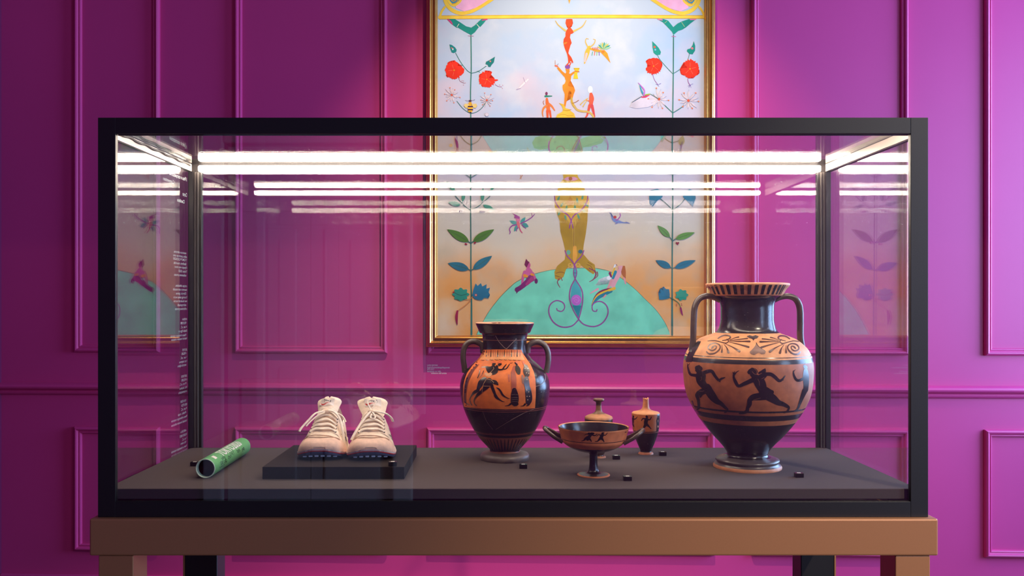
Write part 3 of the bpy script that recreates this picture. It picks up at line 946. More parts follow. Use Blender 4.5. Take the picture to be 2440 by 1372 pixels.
# two standing draped figures
st((166, 74, 48), (1070, 290, 40), (1050, 400, 80), (1060, 520, 110), (1065, 640, 105), (1060, 750, 90)); st((176, 84, 56), (965, 470, 46), (970, 590, 30)); st((110, 60, 50), (1010, 400, 8), (1005, 560, 8))
st((58, 50, 38), (1130, 300, 80), (1150, 360, 110), (1165, 420, 70)); st(BK, (1090, 215, 26), (1125, 250, 36)); st((210, 110, 84), (1120, 200, 40), (1140, 220, 30))
st(BK, (1075, 770, 100), (1080, 860, 150), (1085, 940, 160), (1080, 1005, 150))
for y in (860, 920, 960, 1000): pr.st((150, 120, 104), (1015, y, 4), (1080, y - 8, 4), (1150, y, 4))
st(BK, (1000, 1045, 40), (960, 1075, 22), (885, 1085, 8)); st(BK, (1140, 1045, 40), (1120, 1075, 24), (1060, 1086, 8))
st((64, 52, 46), (1310, 290, 80), (1320, 380, 140), (1330, 450, 110)); st((74, 74, 88), (1315, 540, 100), (1325, 640, 110), (1335, 700, 100)); st((40, 34, 42), (1345, 730, 110), (1365, 850, 130), (1370, 950, 130), (1360, 1005, 110))
st((120, 66, 50), (1235, 480, 40), (1250, 620, 36)); st((200, 104, 70), (1250, 195, 36), (1275, 235, 50)); st(BK, (1280, 250, 30), (1300, 280, 30))
for x, y in ((1320, 420), (1365, 430), (1330, 550), (1320, 760), (1365, 800), (1330, 890), (1380, 890), (1345, 960), (1290, 330), (1350, 330)): pr.dot((214, 170, 140), x, y, 10)
st(BK, (1290, 1050, 40), (1260, 1080, 22), (1200, 1088, 8)); st(BK, (1375, 1055, 24), (1340, 1078, 20), (1310, 1082, 8))
# repaired cracks
for p in (((1690, 440, 8), (1695, 560, 8), (1620, 650, 8), (1510, 690, 8)), ((1470, 1150, 6), (1240, 1240, 6), (1000, 1370, 6)), ((440, 1200, 5), (520, 1400, 5), (640, 1560, 5)), ((1250, 1240, 5), (960, 1400, 5), (700, 1560, 5))):
    pr.st((150, 120, 104), *p)
pr.build('painted_panel', M['pot'], body)
pr = Print(C, sm.surf, 3.0, 2, 6.0)
pr.st((150, 120, 104), (415, 205, 4), (440, 250, 4), (490, 305, 4), (505, 310, 4)); pr.st((150, 120, 104), (585, 230, 4), (540, 275, 4), (505, 312, 4))
pr.build('painted_panel', M['pot'], neck)

# --- the footed cup
K5 = crop(1280, 920, 5.718)
cup = Pot(K5, 767, 1211, dz, [(1211, 221), (1204, 224), (1197, 221), (1190, 190), (1180, 120), (1168, 86), (1150, 70), (1100, 60), (1000, 54), (930, 54), (905, 66), (893, 110), (880, 175), (862, 240), (838, 300), (805, 358), (772, 402), (748, 428), (742, 432),
    (700, 441), (640, 456), (590, 470), (556, 481), (549, 482)])
cup.base = 1211
hb = cup.height_at
t = thing('kylix', 'shallow two-handled drinking cup on tall black stem', 'cup', (cup.X, cup.Y, dz))
hs = (1211 - 1178) * cup.k; hbo = (1211 - 900) * cup.k; ht = (1211 - 549) * cup.k
mb = cup.lathe(cup.cut(0, hs), [(0, (1211 - 1192) * cup.k, (196, 116, 76))], (52, 44, 42), n=72, close_bottom=True); mb.build('foot', M['pot'], t)
mb = cup.lathe(cup.cut(hs, hbo), [], GLAZE, n=48); mb.build('stem', M['pot'], t)
outer = cup.cut(hbo, ht)
inner = [(ht + .0006, cup.R(ht) - .0014)] + [(h + .0004 + .002 * (1 - (h - hbo) / (ht - hbo)), max(.001, r - .0028)) for h, r in reversed(outer[1:-1])] + [(hbo + .004, .0005)]
no = len(outer)
mb = cup.lathe(outer, [(hb(781), hb(772), (40, 30, 28)), (hbo, hb(868), (34, 28, 27)), (hbo, ht - .001, (200, 112, 66)), (ht - .001, ht + .001, (226, 150, 96))], (200, 112, 66), n=112)
bowl = mb.build('bowl', M['pot'], t)
mb = cup.lathe(inner, [(ht - .0008, ht + .002, (222, 148, 98))], (40, 36, 38), n=112)
mb.build('bowl_lining', M['pot'], bowl)
for sgn in (-1, 1):
    a0 = (pi if sgn < 0 else 0) + radians(-9)
    pts = []
    for i in range(29):
        u = -1 + 2 * i / 28
        e = sqrt(max(0.0, 1 - abs(u) ** 2.6))
        r = .0585 + .0375 * e
        z = .0655 + .0235 * e ** 1.15 + .0015
        w = .0235 * (u * (1 - .18 * e))
        pts.append((cup.X + r * cos(a0) - w * sin(a0), cup.Y + r * sin(a0) + w * cos(a0), dz + z))
    mb = MB(); mb.tube(pts, .0040, 12, (72, 50, 42)); mb.build('handle', M['pot'], t)
pr = Print(K5, cup.surf, 2.0, 4, 5.0)
BK = (34, 24, 24)
for s in (((700, 640, 22), (735, 650, 34), (760, 655, 16)), ((725, 665, 40), (700, 700, 46), (690, 720, 40)), ((740, 660, 18), (790, 670, 12), (815, 650, 8)), ((715, 655, 14), (670, 650, 9), (645, 665, 6)), ((690, 700, 50), (655, 715, 30), (640, 735, 14), (606, 745, 8)), ((700, 705, 46), (725, 725, 18), (740, 750, 10)), ((740, 640, 28), (770, 640, 20)),
          None, ((890, 640, 30), (910, 632, 12)), ((890, 660, 40), (875, 690, 44), (868, 710, 40)), ((890, 660, 16), (930, 665, 12), (955, 635, 6)), ((870, 665, 14), (830, 660, 9), (812, 680, 6)), ((866, 705, 42), (840, 730, 24), (820, 750, 12), (790, 752, 8)), ((875, 705, 44), (900, 735, 18), (912, 758, 9))):
    if s is None: pr.build('painted_runner', M['pot'], bowl); pr = Print(K5, cup.surf, 2.0, 4, 5.0); continue
    pr.st(BK, *s)
pr.build('painted_runner', M['pot'], bowl); pr = Print(K5, cup.surf, 2.0, 4, 5.0)
pr.st(BK, (1195, 628, 8), (1210, 622, 10))
pr.build('painted_mark', M['pot'], bowl)

# --- two small oil flasks
f1 = Pot(K5, 838, 968, dz, [(968, 98), (958, 98), (950, 88), (940, 66), (925, 70), (880, 96), (800, 138), (700, 170), (600, 184), (500, 190), (445, 191), (428, 190), (412, 184), (395, 150), (378, 104), (360, 66), (340, 48), (310, 40), (250, 36), (215, 40), (205, 52), (198, 72), (180, 74), (168, 72)])
f1.base = 968
t = thing('lekythos', 'small dark oil flask with disc mouth, half hidden behind the footed cup', 'flask', (f1.X, f1.Y, dz))
hh = lambda y: (968 - y) * f1.k
mb = f1.lathe(f1.cut(0, hh(945)), [], (150, 96, 70), n=48, close_bottom=True); mb.build('foot', M['pot'], t)
mb = f1.lathe(f1.cut(hh(945), hh(372)), [(hh(440), hh(372), (186, 128, 86)), (hh(470), hh(440), (74, 56, 48))], (62, 48, 42), n=64); mb.build('body', M['pot'], t)
tp = f1.cut(hh(372), hh(168)) + [(hh(166), f1.R(hh(168)) - .004), (hh(190), .003), (hh(300), .002)]
mb = f1.lathe(tp, [(hh(260), hh(205), (84, 62, 48)), (hh(205), hh(190), (50, 40, 38)), (hh(190), hh(160), (120, 84, 66))], (128, 94, 66), n=48); mb.build('neck', M['pot'], t)
f2 = Pot(K5, 1480, 920, dz, [(920, 102), (906, 100), (897, 88), (888, 74), (878, 74), (840, 88), (780, 114), (700, 144), (620, 170), (550, 181), (450, 188), (385, 191), (366, 190), (352, 178), (338, 118), (324, 76), (308, 56), (285, 46), (240, 41), (190, 38), (165, 40)])
f2.base = 920
t = thing('lekythos', 'small orange oil flask with broken mouth and running figures, standing beside the footed cup', 'flask', (f2.X, f2.Y, dz))
hh = lambda y: (920 - y) * f2.k
hb = f2.height_at
mb = f2.lathe(f2.cut(0, hh(890)), [], (196, 118, 80), n=48, close_bottom=True); mb.build('foot', M['pot'], t)
mb = f2.lathe(f2.cut(hh(890), hh(332)), [(hb(392), hh(332), (226, 156, 104)), (hb(622), hb(392), (208, 118, 62)), (hb(632), hb(622), (34, 28, 28)), (hb(640), hb(632), (190, 110, 66))], (54, 42, 38), n=64); body = mb.build('body', M['pot'], t)
def brk(i, n, a): return (.0022 * sin(a * 2 + 1) + .0014 * sin(a * 5)) * max(0, (i - n + 7) / 7)
tp = f2.cut(hh(332), hh(165)) + [(hh(165), f2.R(hh(165)) - .0022), (hh(200), .0035), (hh(300), .002)]
mb = f2.lathe(tp, [], (222, 146, 96), n=48, jag=brk); mb.build('neck', M['pot'], t)
pr = Print(K5, f2.surf, 2.0, 4, 5.0)
pr.pg((44, 38, 40), [(1632, 385), (1668, 380), (1668, 470), (1660, 560), (1648, 618), (1622, 622), (1626, 540), (1622, 470), (1636, 420)])
pr.build('painted_edge', M['pot'], body); pr = Print(K5, f2.surf, 2.0, 4, 5.0)
for s in (((1490, 412, 30), (1500, 420, 24)), ((1490, 450, 50), (1480, 490, 52), (1478, 520, 50)), ((1500, 450, 22), (1535, 455, 16), (1555, 420, 10)), ((1470, 445, 20), (1440, 440, 15), (1420, 470, 9)), ((1475, 525, 44), (1455, 560, 26), (1440, 590, 14)), ((1490, 520, 44), (1520, 545, 22), (1550, 580, 10)),
          None, ((1310, 408, 22), (1312, 420, 18)), ((1305, 440, 34), (1300, 490, 34), (1300, 510, 26)), ((1310, 445, 16), (1340, 445, 12), (1365, 415, 6)), ((1300, 510, 26), (1318, 550, 12)), ((1296, 510, 20), (1292, 550, 10))):
    if s is None: pr.build('painted_runner', M['pot'], body); pr = Print(K5, f2.surf, 2.0, 4, 5.0); continue
    pr.st((44, 28, 26), *s)
pr.build('painted_runner', M['pot'], body)
# ------------------------------------------------------------------ green relay baton
rb = 0.0188
pa = px_z(489, 1139.5, dz); pb = px_z(577, 1083, dz)
c0 = pa + Vector((0, 0, rb)); c1 = pb + Vector((0, 0, rb))
ax = (c1 - c0); Lb = ax.length; ax.normalize()
sx = ax.cross(Vector((0, 0, 1))).normalized()        # to the right
t = thing('relay_baton', 'green hollow tube with white lettering lying at the left end', 'baton', pa)
def bat(u, ang, r):
    """u along the tube, ang from its right side over the top"""
    return c0 + ax * u + sx * (r * cos(ang)) + Vector((0, 0, 1)) * (r * sin(ang))
mb = MB()
n = 64
prof = [(0.012, rb - .0022), (0.0008, rb - .0022), (0, rb - .0014), (0, rb - .0006), (.0008, rb), (.004, rb), (Lb - .012, rb), (Lb - .0008, rb), (Lb, rb - .0008), (Lb, rb - .0018), (Lb - .012, rb - .0022)]
GR = (96, 172, 104); PG = (196, 214, 188)
rows = [[bat(u, 2 * pi * k / n, r) for k in range(n)] for u, r in prof]
mb.grid(rows, lambda i, j: PG if (i <= 3 or i >= 7) else GR, closed=True, smooth=True, flip=True)
M['baton'] = attr_mat('green_baton_enamel', 0.3, 0.38, noise=0.05, nscale=60, bump=0.02)
tube = mb.build('tube', M['baton'], t)
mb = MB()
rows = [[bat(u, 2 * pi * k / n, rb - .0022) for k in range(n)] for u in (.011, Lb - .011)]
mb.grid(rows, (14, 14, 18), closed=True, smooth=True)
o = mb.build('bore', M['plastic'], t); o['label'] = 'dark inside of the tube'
mb = MB()
bent_text(mb, 'TOKYO2020', 0.026, lambda x, y: bat(.062 + x, radians(40) + y / rb, rb + .0003), .140, .0185, .0012, bold=.0004)
o = mb.build('lettering', M['vinyl'], tube); o['kind'] = 'stuff'; o['label'] = 'white capital lettering'
mb = MB()
for u0, a0, a1 in ((.022, 48, 78),):
    mb.grid([[bat(u0 + .013 * i, radians(a0 + (a1 - a0) * j / 8), rb + .0002) for j in range(9)] for i in (0, 1)], flip=False)
mb.build('sticker', M['paleprint'], tube)
mb = MB()
for u0, a0, w, h_ in ((.035, 8, .02, 18), (.050, 30, .022, 14), (.06, 5, .016, 20), (.085, 15, .02, 16), (.105, 28, .025, 22), (.15, 18, .02, 16), (.185, 10, .02, 18), (.03, -12, .03, 10)):
    pts = [bat(u0 + w * i / 24 + .002 * sin(i * 1.3 + u0 * 99), radians(a0 + h_ / 2 * sin(i * .9 + u0 * 50) + h_ * .3 * sin(i * 2.1)), rb + .0001) for i in range(25)]
    mb.tube(pts, .00032, 5)
o = mb.build('signature', M['plastic'], tube); o['kind'] = 'stuff'; o['label'] = 'dark pen signatures'

# ------------------------------------------------------------------ plinth and running spikes
Yp = px_z(640, 1141.5, dz).y
pz = ZC - (1112 - Y0) * Yp / F
Yb = px_z(992, 1060, pz).y
pxa, pxb = (625 - X0) * Yp / F, (963.5 - X0) * Yp / F
t = thing('plinth', 'low flat black block carrying the pair of running shoes', 'plinth', ((pxa + pxb) / 2, (Yp + Yb) / 2, dz))
mb = MB(); mb.box((pxa, Yp, dz), (pxb, Yb, pz), 0.001); mb.build('block', M['felt2'], t)

ST = [(0.0, .012, 0, .0235, .027), (.003, .026, 0, .0205, .033), (.010, .0375, .05, .017, .0372), (.022, .0445, .10, .0135, .041), (.040, .0480, .2, .011, .0465), (.060, .0480, .30, .010, .0565), (.080, .0465, .40, .010, .069),
      (.098, .0450, .46, .010, .0795), (.114, .0430, .48, .010, .0875), (.128, .0415, .46, .010, .090), (.145, .0380, .42, .0105, .086), (.165, .0345, .36, .011, .079), (.185, .0320, .30, .0115, .076), (.203, .0300, .26, .012, .078), (.218, .0270, .22, .012, .082), (.228, .0210, .18, .0125, .083), (.232, .0120, .1, .014, .079)]
def station(y):
    for i in range(len(ST) - 1):
        if ST[i][0] <= y <= ST[i + 1][0]:
            f = (y - ST[i][0]) / (ST[i + 1][0] - ST[i][0])
            f2 = f
            return tuple(a + (b - a) * f2 for a, b in zip(ST[i], ST[i + 1]))
    return ST[0] if y < 0 else ST[-1]
def sect(y, a, grow=0.0, wob=0.0):
    """point of the upper at length y and section angle a (0 right, pi left)"""
    _, hw, tp, zb, zt = station(y)
    c, s_ = cos(a), sin(a)
    v = abs(s_) ** 0.78
    x = hw * (1 if c > 0 else -1) * abs(c) ** 0.62 * (1 - tp * v ** 1.2)
    z = zb + (zt - zb) * v
    return Vector((x * (1 + grow / max(hw, .01)), y - (grow if y < .01 else 0), z + grow * v + wob))
def top_z(x, y):
    _, hw, tp, zb, zt = station(y)
    lo, hi = 0.0, pi / 2
    for _ in range(22):
        m = (lo + hi) / 2
        if sect(y, m).x > abs(x): lo = m
        else: hi = m
    return sect(y, lo).z

SWOOSH = [(.06, .50, .36), (.10, .40, .22), (.18, .34, .14), (.28, .33, .17), (.40, .35, .24), (.52, .39, .31), (.64, .44, .39), (.74, .48, .46)]
def make_shoe(label, toe_px, yaw, tongue_w, tongue_lean, left):
    base = px_z(toe_px[0], toe_px[1], pz)
    root = thing('running_spike', label, 'shoe', base, 0.0, None)
    R_ = Matrix.Rotation(yaw, 3, 'Z')
    def W(p):
        q = R_ @ Vector(p)
        return base + q
    CREAM, TAN, LIN_SHADE = (244, 222, 198), (230, 192, 170), (150, 116, 96)
    NA = 44
    ys = []
    for i in range(len(ST) - 1):
        for j in range(3): ys.append(ST[i][0] + (ST[i + 1][0] - ST[i][0]) * j / 3)
    ys.append(ST[-1][0])
    mb = MB()
    rows = []
    rnd = random.Random(3 if left else 5)
    for y in ys:
        r = []
        for k in range(NA + 1):
            a = pi * k / NA
            p = sect(y, a)
            if .03 < y < .125 and .6 < a < pi - .6:
                p.z += .0012 * sin(y * 420 + 3 * sin(a * 3)) + .0008 * sin(a * 9 + y * 200)
            else:
                p.x += .0006 * sin(y * 300 + a * 5)
            if y > .126:
                d = abs(a - pi / 2)
                if d < .95 and y < .227:
                    f = min(1, (y - .126) / .010) * min(1, (.95 - d) / .14)
                    p.z = p.z + (.040 - p.z) * f
            r.append(W(p))
        rows.append(r)
    def ucol(i, j):
        y = ys[i]; a = pi * (j + .5) / NA
        if y > .130 and abs(a - pi / 2) < .85 and y < .226: return LIN_SHADE  # inside of the opening: shade put into the lining colour
        return CREAM
    mb.grid(rows, ucol, smooth=True, flip=False)
    mb.poly(rows[-1], CREAM)
    mb.poly(rows[0], TAN, flip=True)
    upper = mb.build('upper', M['cloth'], root)
    # suede toe guard
    mb = MB()
    rows = []
    for i in range(15):
        y = .048 * i / 14
        hi_a = 1.02 + .58 * max(0, 1 - (y / .030) ** 2) if y < .030 else 1.02 * (1 - ((y - .030) / .020)) + .2
        r = []
        for k in range(13):
            r.append(W(sect(y, max(.01, hi_a) * k / 12, .0013)))
        r2 = [W(sect(y, pi - max(.01, hi_a) * k / 12, .0013)) for k in range(12, -1, -1)]
        rows.append((r, r2))
    mb.grid([a for a, b in rows], TAN, smooth=True); mb.grid([b for a, b in rows], TAN, smooth=True)
    # the part over the toe where both sides meet
    mb.grid([[W(sect(.030 * i / 10, hi, .0013)) for hi in [1.0 + 1.14 * k / 12 for k in range(13)]] for i in range(8)], TAN, smooth=True)
    mb.build('toe_guard', M['cloth'], root)
    # seams
    for nm, fn in (('seam', lambda a: (.024 + .016 * abs(a - pi / 2) / 1.2, a)), ('seam', lambda a: (.034 + .004 * cos(3 * a), a))):
        mb = MB()
        pts = []
        for k in range(25):
            a = .7 + (pi - 1.4) * k / 24
            y, aa = fn(a)
            pts.append(W(sect(y, aa, .0013)))
        mb.tube(pts, .0008, 6, (184, 136, 110)); mb.build('seam', M['cloth'], root)
    # eyelet stays: raised strips either side of the throat
    for sg in (1, -1):
        mb = MB()
        rr = []
        for i in range(15):
            y = .046 + .074 * i / 14
            row = []
            for w in (0.017, .019, .024, .030, .032):
                x = w * (1.12 - .2 * i / 14)
                row.append(W((sg * x, y, top_z(x, y) + (.0018 if .018 < w < .031 else .0002))))
            rr.append(row)
        mb.grid(rr, (242, 218, 194), smooth=True, flip=sg > 0)
        mb.build('eyestay', M['cloth'], root)
        mb = MB()
        for i in range(6):
            y = .052 + .0125 * i; x = .0235 * (1.1 - .2 * i / 6)
            p = W((sg * x, y - .001, top_z(x, y) + .0022))
            mb.tube([p, p + Vector((0, -.0012, .0012))], .0017, 8)
        o = mb.build('eyelet', M['plastic'], root); o['label'] = 'row of dark eyelets'
    # tongue
    mb = MB()
    rows = []
    prof_t = [(.088, .0735, .62), (.098, .080, .74), (.106, .087, .82), (.113, .0945, .92), (.118, .101, 1.0), (.1215, .106, .98), (.1235, .1095, .86), (.1245, .1115, .62), (.1250, .1122, .30)]
    def tong(y, z, w, u, off):
        hx = tongue_w / 2 * w
        x = u * hx + tongue_lean * (z - .085)
        sag = .012 * u * u
        return W((x, y + sag + off, z - .003 * u * u * w - .0015 * sin(u * 7 + z * 300)))
    fr = [[tong(y, z, w, -1 + 2 * k / 14, 0) for k in range(15)] for y, z, w in prof_t]
    bk = [[tong(y, z, w, -1 + 2 * k / 14, .006) for k in range(15)] for y, z, w in prof_t]
    mb.grid(fr, (246, 224, 200), smooth=True)
    mb.grid(bk, (238, 214, 190), smooth=True, flip=True)
    mb.grid([fr[-1], bk[-1]], (246, 224, 200), smooth=True)
    mb.grid([[r[0] for r in fr], [r[0] for r in bk]], (238, 214, 190)); mb.grid([[r[-1] for r in bk], [r[-1] for r in fr]], (238, 214, 190))
    tongue = mb.build('tongue', M['cloth'], root)
    # woven label on the tongue
    mb = MB()
    def tl(u, v, off):          # u, v in 0..1 over the label
        z = .0965 + .0125 * v; f = (z - .0945) / (.1095 - .0945)
        y = .1125 + .0105 * min(1, max(0, f)) ** .8
        return tong(y, z, 1.0, (-.72 + 1.18 * u) if left else (-.52 + 1.1 * u), -.0012 - off)
    mb.grid([[tl(i / 10, j / 6, 0) for i in range(11)] for j in range(7)], (240, 226, 214), smooth=True)
    lab = mb.build('label', M['cloth'], tongue)
    mb = MB()
    add_text(mb, 'NIKE', 1.0, lambda x, y: tl(.26 + x * .20, .60 + y * .46, .0006), col=(24, 22, 30), width=2.6, bold=.02)
    mb.build('lettering', M['cloth'], lab)['kind'] = 'stuff'
    lt = MB()
    lt.grid([[tl(x, y1, .0007) for x, y1, y2 in SWOOSH], [tl(x, y2, .0007) for x, y1, y2 in SWOOSH]], (220, 56, 36), smooth=False)
    lt.build('tick_mark', M['cloth'], lab)['label'] = 'red curved tick'
    # laces: six crossing rows, knot and tails
    for i in range(6):
        y = .052 + .0125 * i; w = .0235 * (1.1 - .2 * i / 6)
        for dy, ph in ((0, 1), (.0045, -1)):
            mb = MB()
            pts = []
            for k in range(13):
                x = -w + 2 * w * k / 12
                yy = y + dy * (x / w * ph * .5 + .5) - .001 + .0010 * sin(k * .8 + i)
                pts.append(W((x, yy, top_z(abs(x), yy) + .0032 + .0012 * cos(pi * x / w / 2))))
            mb.tube(pts, .0029, 8, (250, 232, 212), flat=.6)
            mb.build('lace', M['cloth'], root)
    def lace(pts, r=.0030):
        P = [Vector(p) for p in pts]
        c = []
        for i in range(len(P) - 1):
            p0, p1, p2, p3 = P[max(i - 1, 0)], P[i], P[i + 1], P[min(i + 2, len(P) - 1)]
            for j in range(6):
                q = j / 6
                c.append(W(.5 * (2 * p1 + (p2 - p0) * q + (2 * p0 - 5 * p1 + 4 * p2 - p3) * q * q + (3 * p1 - p0 - 3 * p2 + p3) * q ** 3)))
        c.append(W(P[-1]))
        mb = MB(); mb.tube(c, r, 8, (250, 234, 216), flat=.6); mb.build('lace', M['cloth'], root)
    kx = .002 if left else -.002
    mb = MB()
    bm = bmesh.new(); bmesh.ops.create_uvsphere(bm, u_segments=12, v_segments=8, radius=.0055)
    mb.add_bm(bm, (238, 212, 186), True, lambda co: W((kx + co.x * 1.5, .092 + co.y * .8, .0865 + co.z * .9)))
    mb.build('lace_knot', M['cloth'], root)
    if left:
        lace([(kx - .004, .090, .087), (-.020, .082, .084), (-.032, .072, .072), (-.0445, .062, .058), (-.049, .056, .050)])
        lace([(kx - .004, .088, .085), (-.016, .080, .079), (-.028, .070, .069), (-.036, .062, .060)], .0022)
        lace([(kx + .004, .090, .088), (.018, .086, .086), (.030, .078, .074), (.037, .066, .056), (.041, .056, .036), (.040, .052, .022), (.0385, .050, .012)])
        lace([(kx + .004, .091, .087), (.020, .092, .084), (.034, .094, .076), (.041, .092, .064)], .0024)
    else:
        lace([(kx - .002, .090, .087), (-.012, .080, .079), (-.024, .066, .064), (-.034, .052, .048), (-.0405, .044, .036)])
        lace([(kx + .004, .090, .088), (.014, .089, .086), (.028, .092, .082), (.038, .098, .073), (.042, .104, .064)])
        lace([(kx, .092, .088), (kx + .006, .098, .099), (kx + .008, .104, .107), (kx - .001, .106, .110), (kx - .009, .104, .106), (kx - .004, .096, .094), (kx + .002, .090, .087)], .0017)
        lace([(kx + .002, .087, .086), (kx + .008, .080, .079), (kx + .006, .075, .074), (kx - .001, .077, .076), (kx, .084, .083)], .0018)
    # side tick on the quarter
    for sg in (1, -1):
        mb = MB()
        def sp(y, v): return W(sect(y, (1.0 - v) * 1.2 if sg > 0 else pi - (1.0 - v) * 1.2, .0008))
        o1 = [(.060, .30), (.072, .58), (.090, .78), (.115, .70), (.150, .48), (.185, .30)]
        o2 = [(.150, .56), (.115, .82), (.092, .90), (.076, .76)]
        mb.poly([sp(y, v) for y, v in o1 + o2], (70, 70, 82), flip=sg > 0)
        mb.build('side_stripe', M['cloth'], root)
    # sole: pale welt, red line and a dark spiked plate
    def ring(y, dz_, g):
        _, hw, tp, zb, zt = station(y)
        e = 1.0
        return [W((x * (hw + g), y - (g if y < .002 else 0), zb + dz_)) for x in [-1 + 2 * k / 10 for k in range(11)]]
    ysole = [ST[0][0]] + ys[1:]
    for nm, d0, d1, g, c, m in (('welt', .0006, -.0028, .0022, (236, 216, 204), 'cloth'), ('red_line', -.0028, -.0046, .0018, (222, 44, 40), 'cloth'), ('spike_plate', -.0046, -.0088, .0004, (48, 50, 72), 'plastic')):
        mb = MB()
        a = [ring(y, d0, g) for y in ysole]; b = [ring(y, d1, g - .001) for y in ysole]
        mb.grid(a, c, smooth=False, flip=False); mb.grid(b, c, smooth=False, flip=True)
        oa = a[0] + [r[-1] for r in a[1:]] + a[-1][-2::-1] + [r[0] for r in a[-2:0:-1]]
        ob = b[0] + [r[-1] for r in b[1:]] + b[-1][-2::-1] + [r[0] for r in b[-2:0:-1]]
        mb.grid([oa, ob], c, closed=True, smooth=False, flip=True)
        o = mb.build(nm, M['plate'] if nm == 'spike_plate' else M[m], root)
    # studs and spikes under the ball of the foot, a heel lug to rest on
    for i, (x, y) in enumerate([(-.040, .030), (-.022, .020), (.0, .016), (.022, .020), (.040, .030), (-.043, .055), (.043, .055), (-.02, .06), (.02, .06)]):
        _, hw, tp, zb, zt = station(y)
        mb = MB(); mb.tube([W((x, y, zb - .0086)), W((x, y, zb - .0105)), W((x, y, max(.0003, zb - .0165)))], [.0042, .0040, .0012], 10)
        mb.build('spike', M['metal'], root)
    for x in [-.030 + .012 * k for k in range(6)]:
        y = .010 + 6 * x * x
        _, hw, tp, zb, zt = station(y)
        mb = MB(); mb.box(tuple(W((x - .004, y - .004, zb - .0100))), tuple(W((x + .004, y + .004, zb - .0055))), .0008); mb.build('stud', M['studs'], root)
    mb = MB(); mb.box(tuple(W((-.022, .060, .0001))), tuple(W((.022, .150, .0062))), .0015); mb.build('sole_lug', M['plate'], root)
    return root
M['plate'] = mat('blue_black_spike_plate', (74, 78, 108), 0.2, noise=0.3, nscale=120)
M['studs'] = mat('pale_blue_plastic', (214, 222, 240), 0.3)
make_shoe('worn cream running spike with two long lace tails, left shoe of the pair', (760, 1098), radians(3.0), .050, .10, True)
make_shoe('worn cream running spike with its wide tongue flared out, right shoe of the pair', (882, 1099), radians(5.5), .064, -.12, False)

# ------------------------------------------------------------------ small black number blocks
for lab, x, y, z in (('small black number block half hidden behind the green tube', 462, 1111, dz), ('small black number block on the shoe plinth', 935, 1111, pz), ('small black number block in front of the belly amphora', 1247, 1117, dz),
                     ('small black number block to the right of the cup stem, behind it', 1469, 1095, dz), ('small black number block in front of the footed cup, nearest the glass', 1496, 1146, dz),
                     ('small black number block beside the orange oil flask', 1580, 1086, dz), ('small black number block to the right of the tall runner amphora', 1906, 1138, dz)):
    p = px_z(x, y, z)
    r = 18.6 / 1170 / 2
    t = thing('number_block', lab, 'number block', p, 0.0, 'black number blocks in the display case')
    mb = MB(); mb.box((p.x - r, p.y, z), (p.x + r, p.y + .011, z + .0085), .0006); mb.build('block', M['plastic'], t)
    mb = MB(); mb.box((p.x - .0035, p.y + .003, z + .0085), (p.x + .0035, p.y + .008, z + .0087)); mb.build('printed_mark', M['paleprint'], t)
# ------------------------------------------------------------------ the large framed painting
PC = 0.050
ptg = thing('painting', 'tall gilt-framed watercolour of plants, figures and a green hill hanging on the magenta wall', 'painting', WO, -WTH)
def wl(x, y, p): u, z = wallpx(x, y, p); return Vector((u, -p, z))
u0 = wl(1016.5, 826, .03).x; u1 = wl(1703.5, 826, .03).x; zb_ = wl(1360, 827, .03).z; zt_ = 3.35
FPROF = [(0, .022), (0, .040), (.004, .046), (.009, .050), (.012, .058), (.0155, .0645), (.019, .066), (.0225, .0625), (.025, .057), (.030, .0545), (.035, .056), (.038, .0605), (.0415, .063), (.045, .0605), (.048, .055), (.0535, .0475)]
def frame_rail(p0, p1, d_in0, d_in1, inward):
    """profile swept from corner to corner; d_in are the mitre directions"""
    mb = MB()
    rows = []
    for w, h in FPROF:
        a = Vector((p0[0], -h, p0[1])) + Vector((d_in0[0] * w, 0, d_in0[1] * w))
        b = Vector((p1[0], -h, p1[1])) + Vector((d_in1[0] * w, 0, d_in1[1] * w))
        rows.append([a, b])
    mb.grid(rows, smooth=False, flip=True)
    mb.build('frame_rail', M['gold'], ptg)
cs = [(u0, zb_), (u1, zb_), (u1, zt_), (u0, zt_)]
ds = [(1, 1), (-1, 1), (-1, -1), (1, -1)]
for i in range(4):
    j = (i + 1) % 4
    frame_rail(cs[i], cs[j], ds[i], ds[j], None)
# canvas with its watercolour ground
m, nt, b = new_mat('watercolour_ground')
N, L = nt.nodes, nt.links
tc = N.new('ShaderNodeTexCoord')
sep = N.new('ShaderNodeSeparateXYZ'); L.new(tc.outputs['Object'], sep.inputs[0])
n1 = N.new('ShaderNodeTexNoise'); n1.inputs['Scale'].default_value = 3.0; n1.inputs['Detail'].default_value = 6; L.new(tc.outputs['Object'], n1.inputs['Vector'])
def math_(op, a, b_=None, v=None):
    n = N.new('ShaderNodeMath'); n.operation = op
    L.new(a, n.inputs[0])
    if b_ is not None: L.new(b_, n.inputs[1])
    if v is not None: n.inputs[1].default_value = v
    return n.outputs[0]
zlo, zhi = wl(1360, 800, PC).z, wl(1360, -60, PC).z
jit = math_('MULTIPLY', math_('SUBTRACT', n1.outputs['Fac'], v=.5), v=.55)
zz = math_('ADD', sep.outputs['Z'], jit)
mr = N.new('ShaderNodeMapRange'); mr.inputs['From Min'].default_value = zlo; mr.inputs['From Max'].default_value = zhi
L.new(zz, mr.inputs['Value'])
cr = N.new('ShaderNodeValToRGB'); L.new(mr.outputs[0], cr.inputs[0])
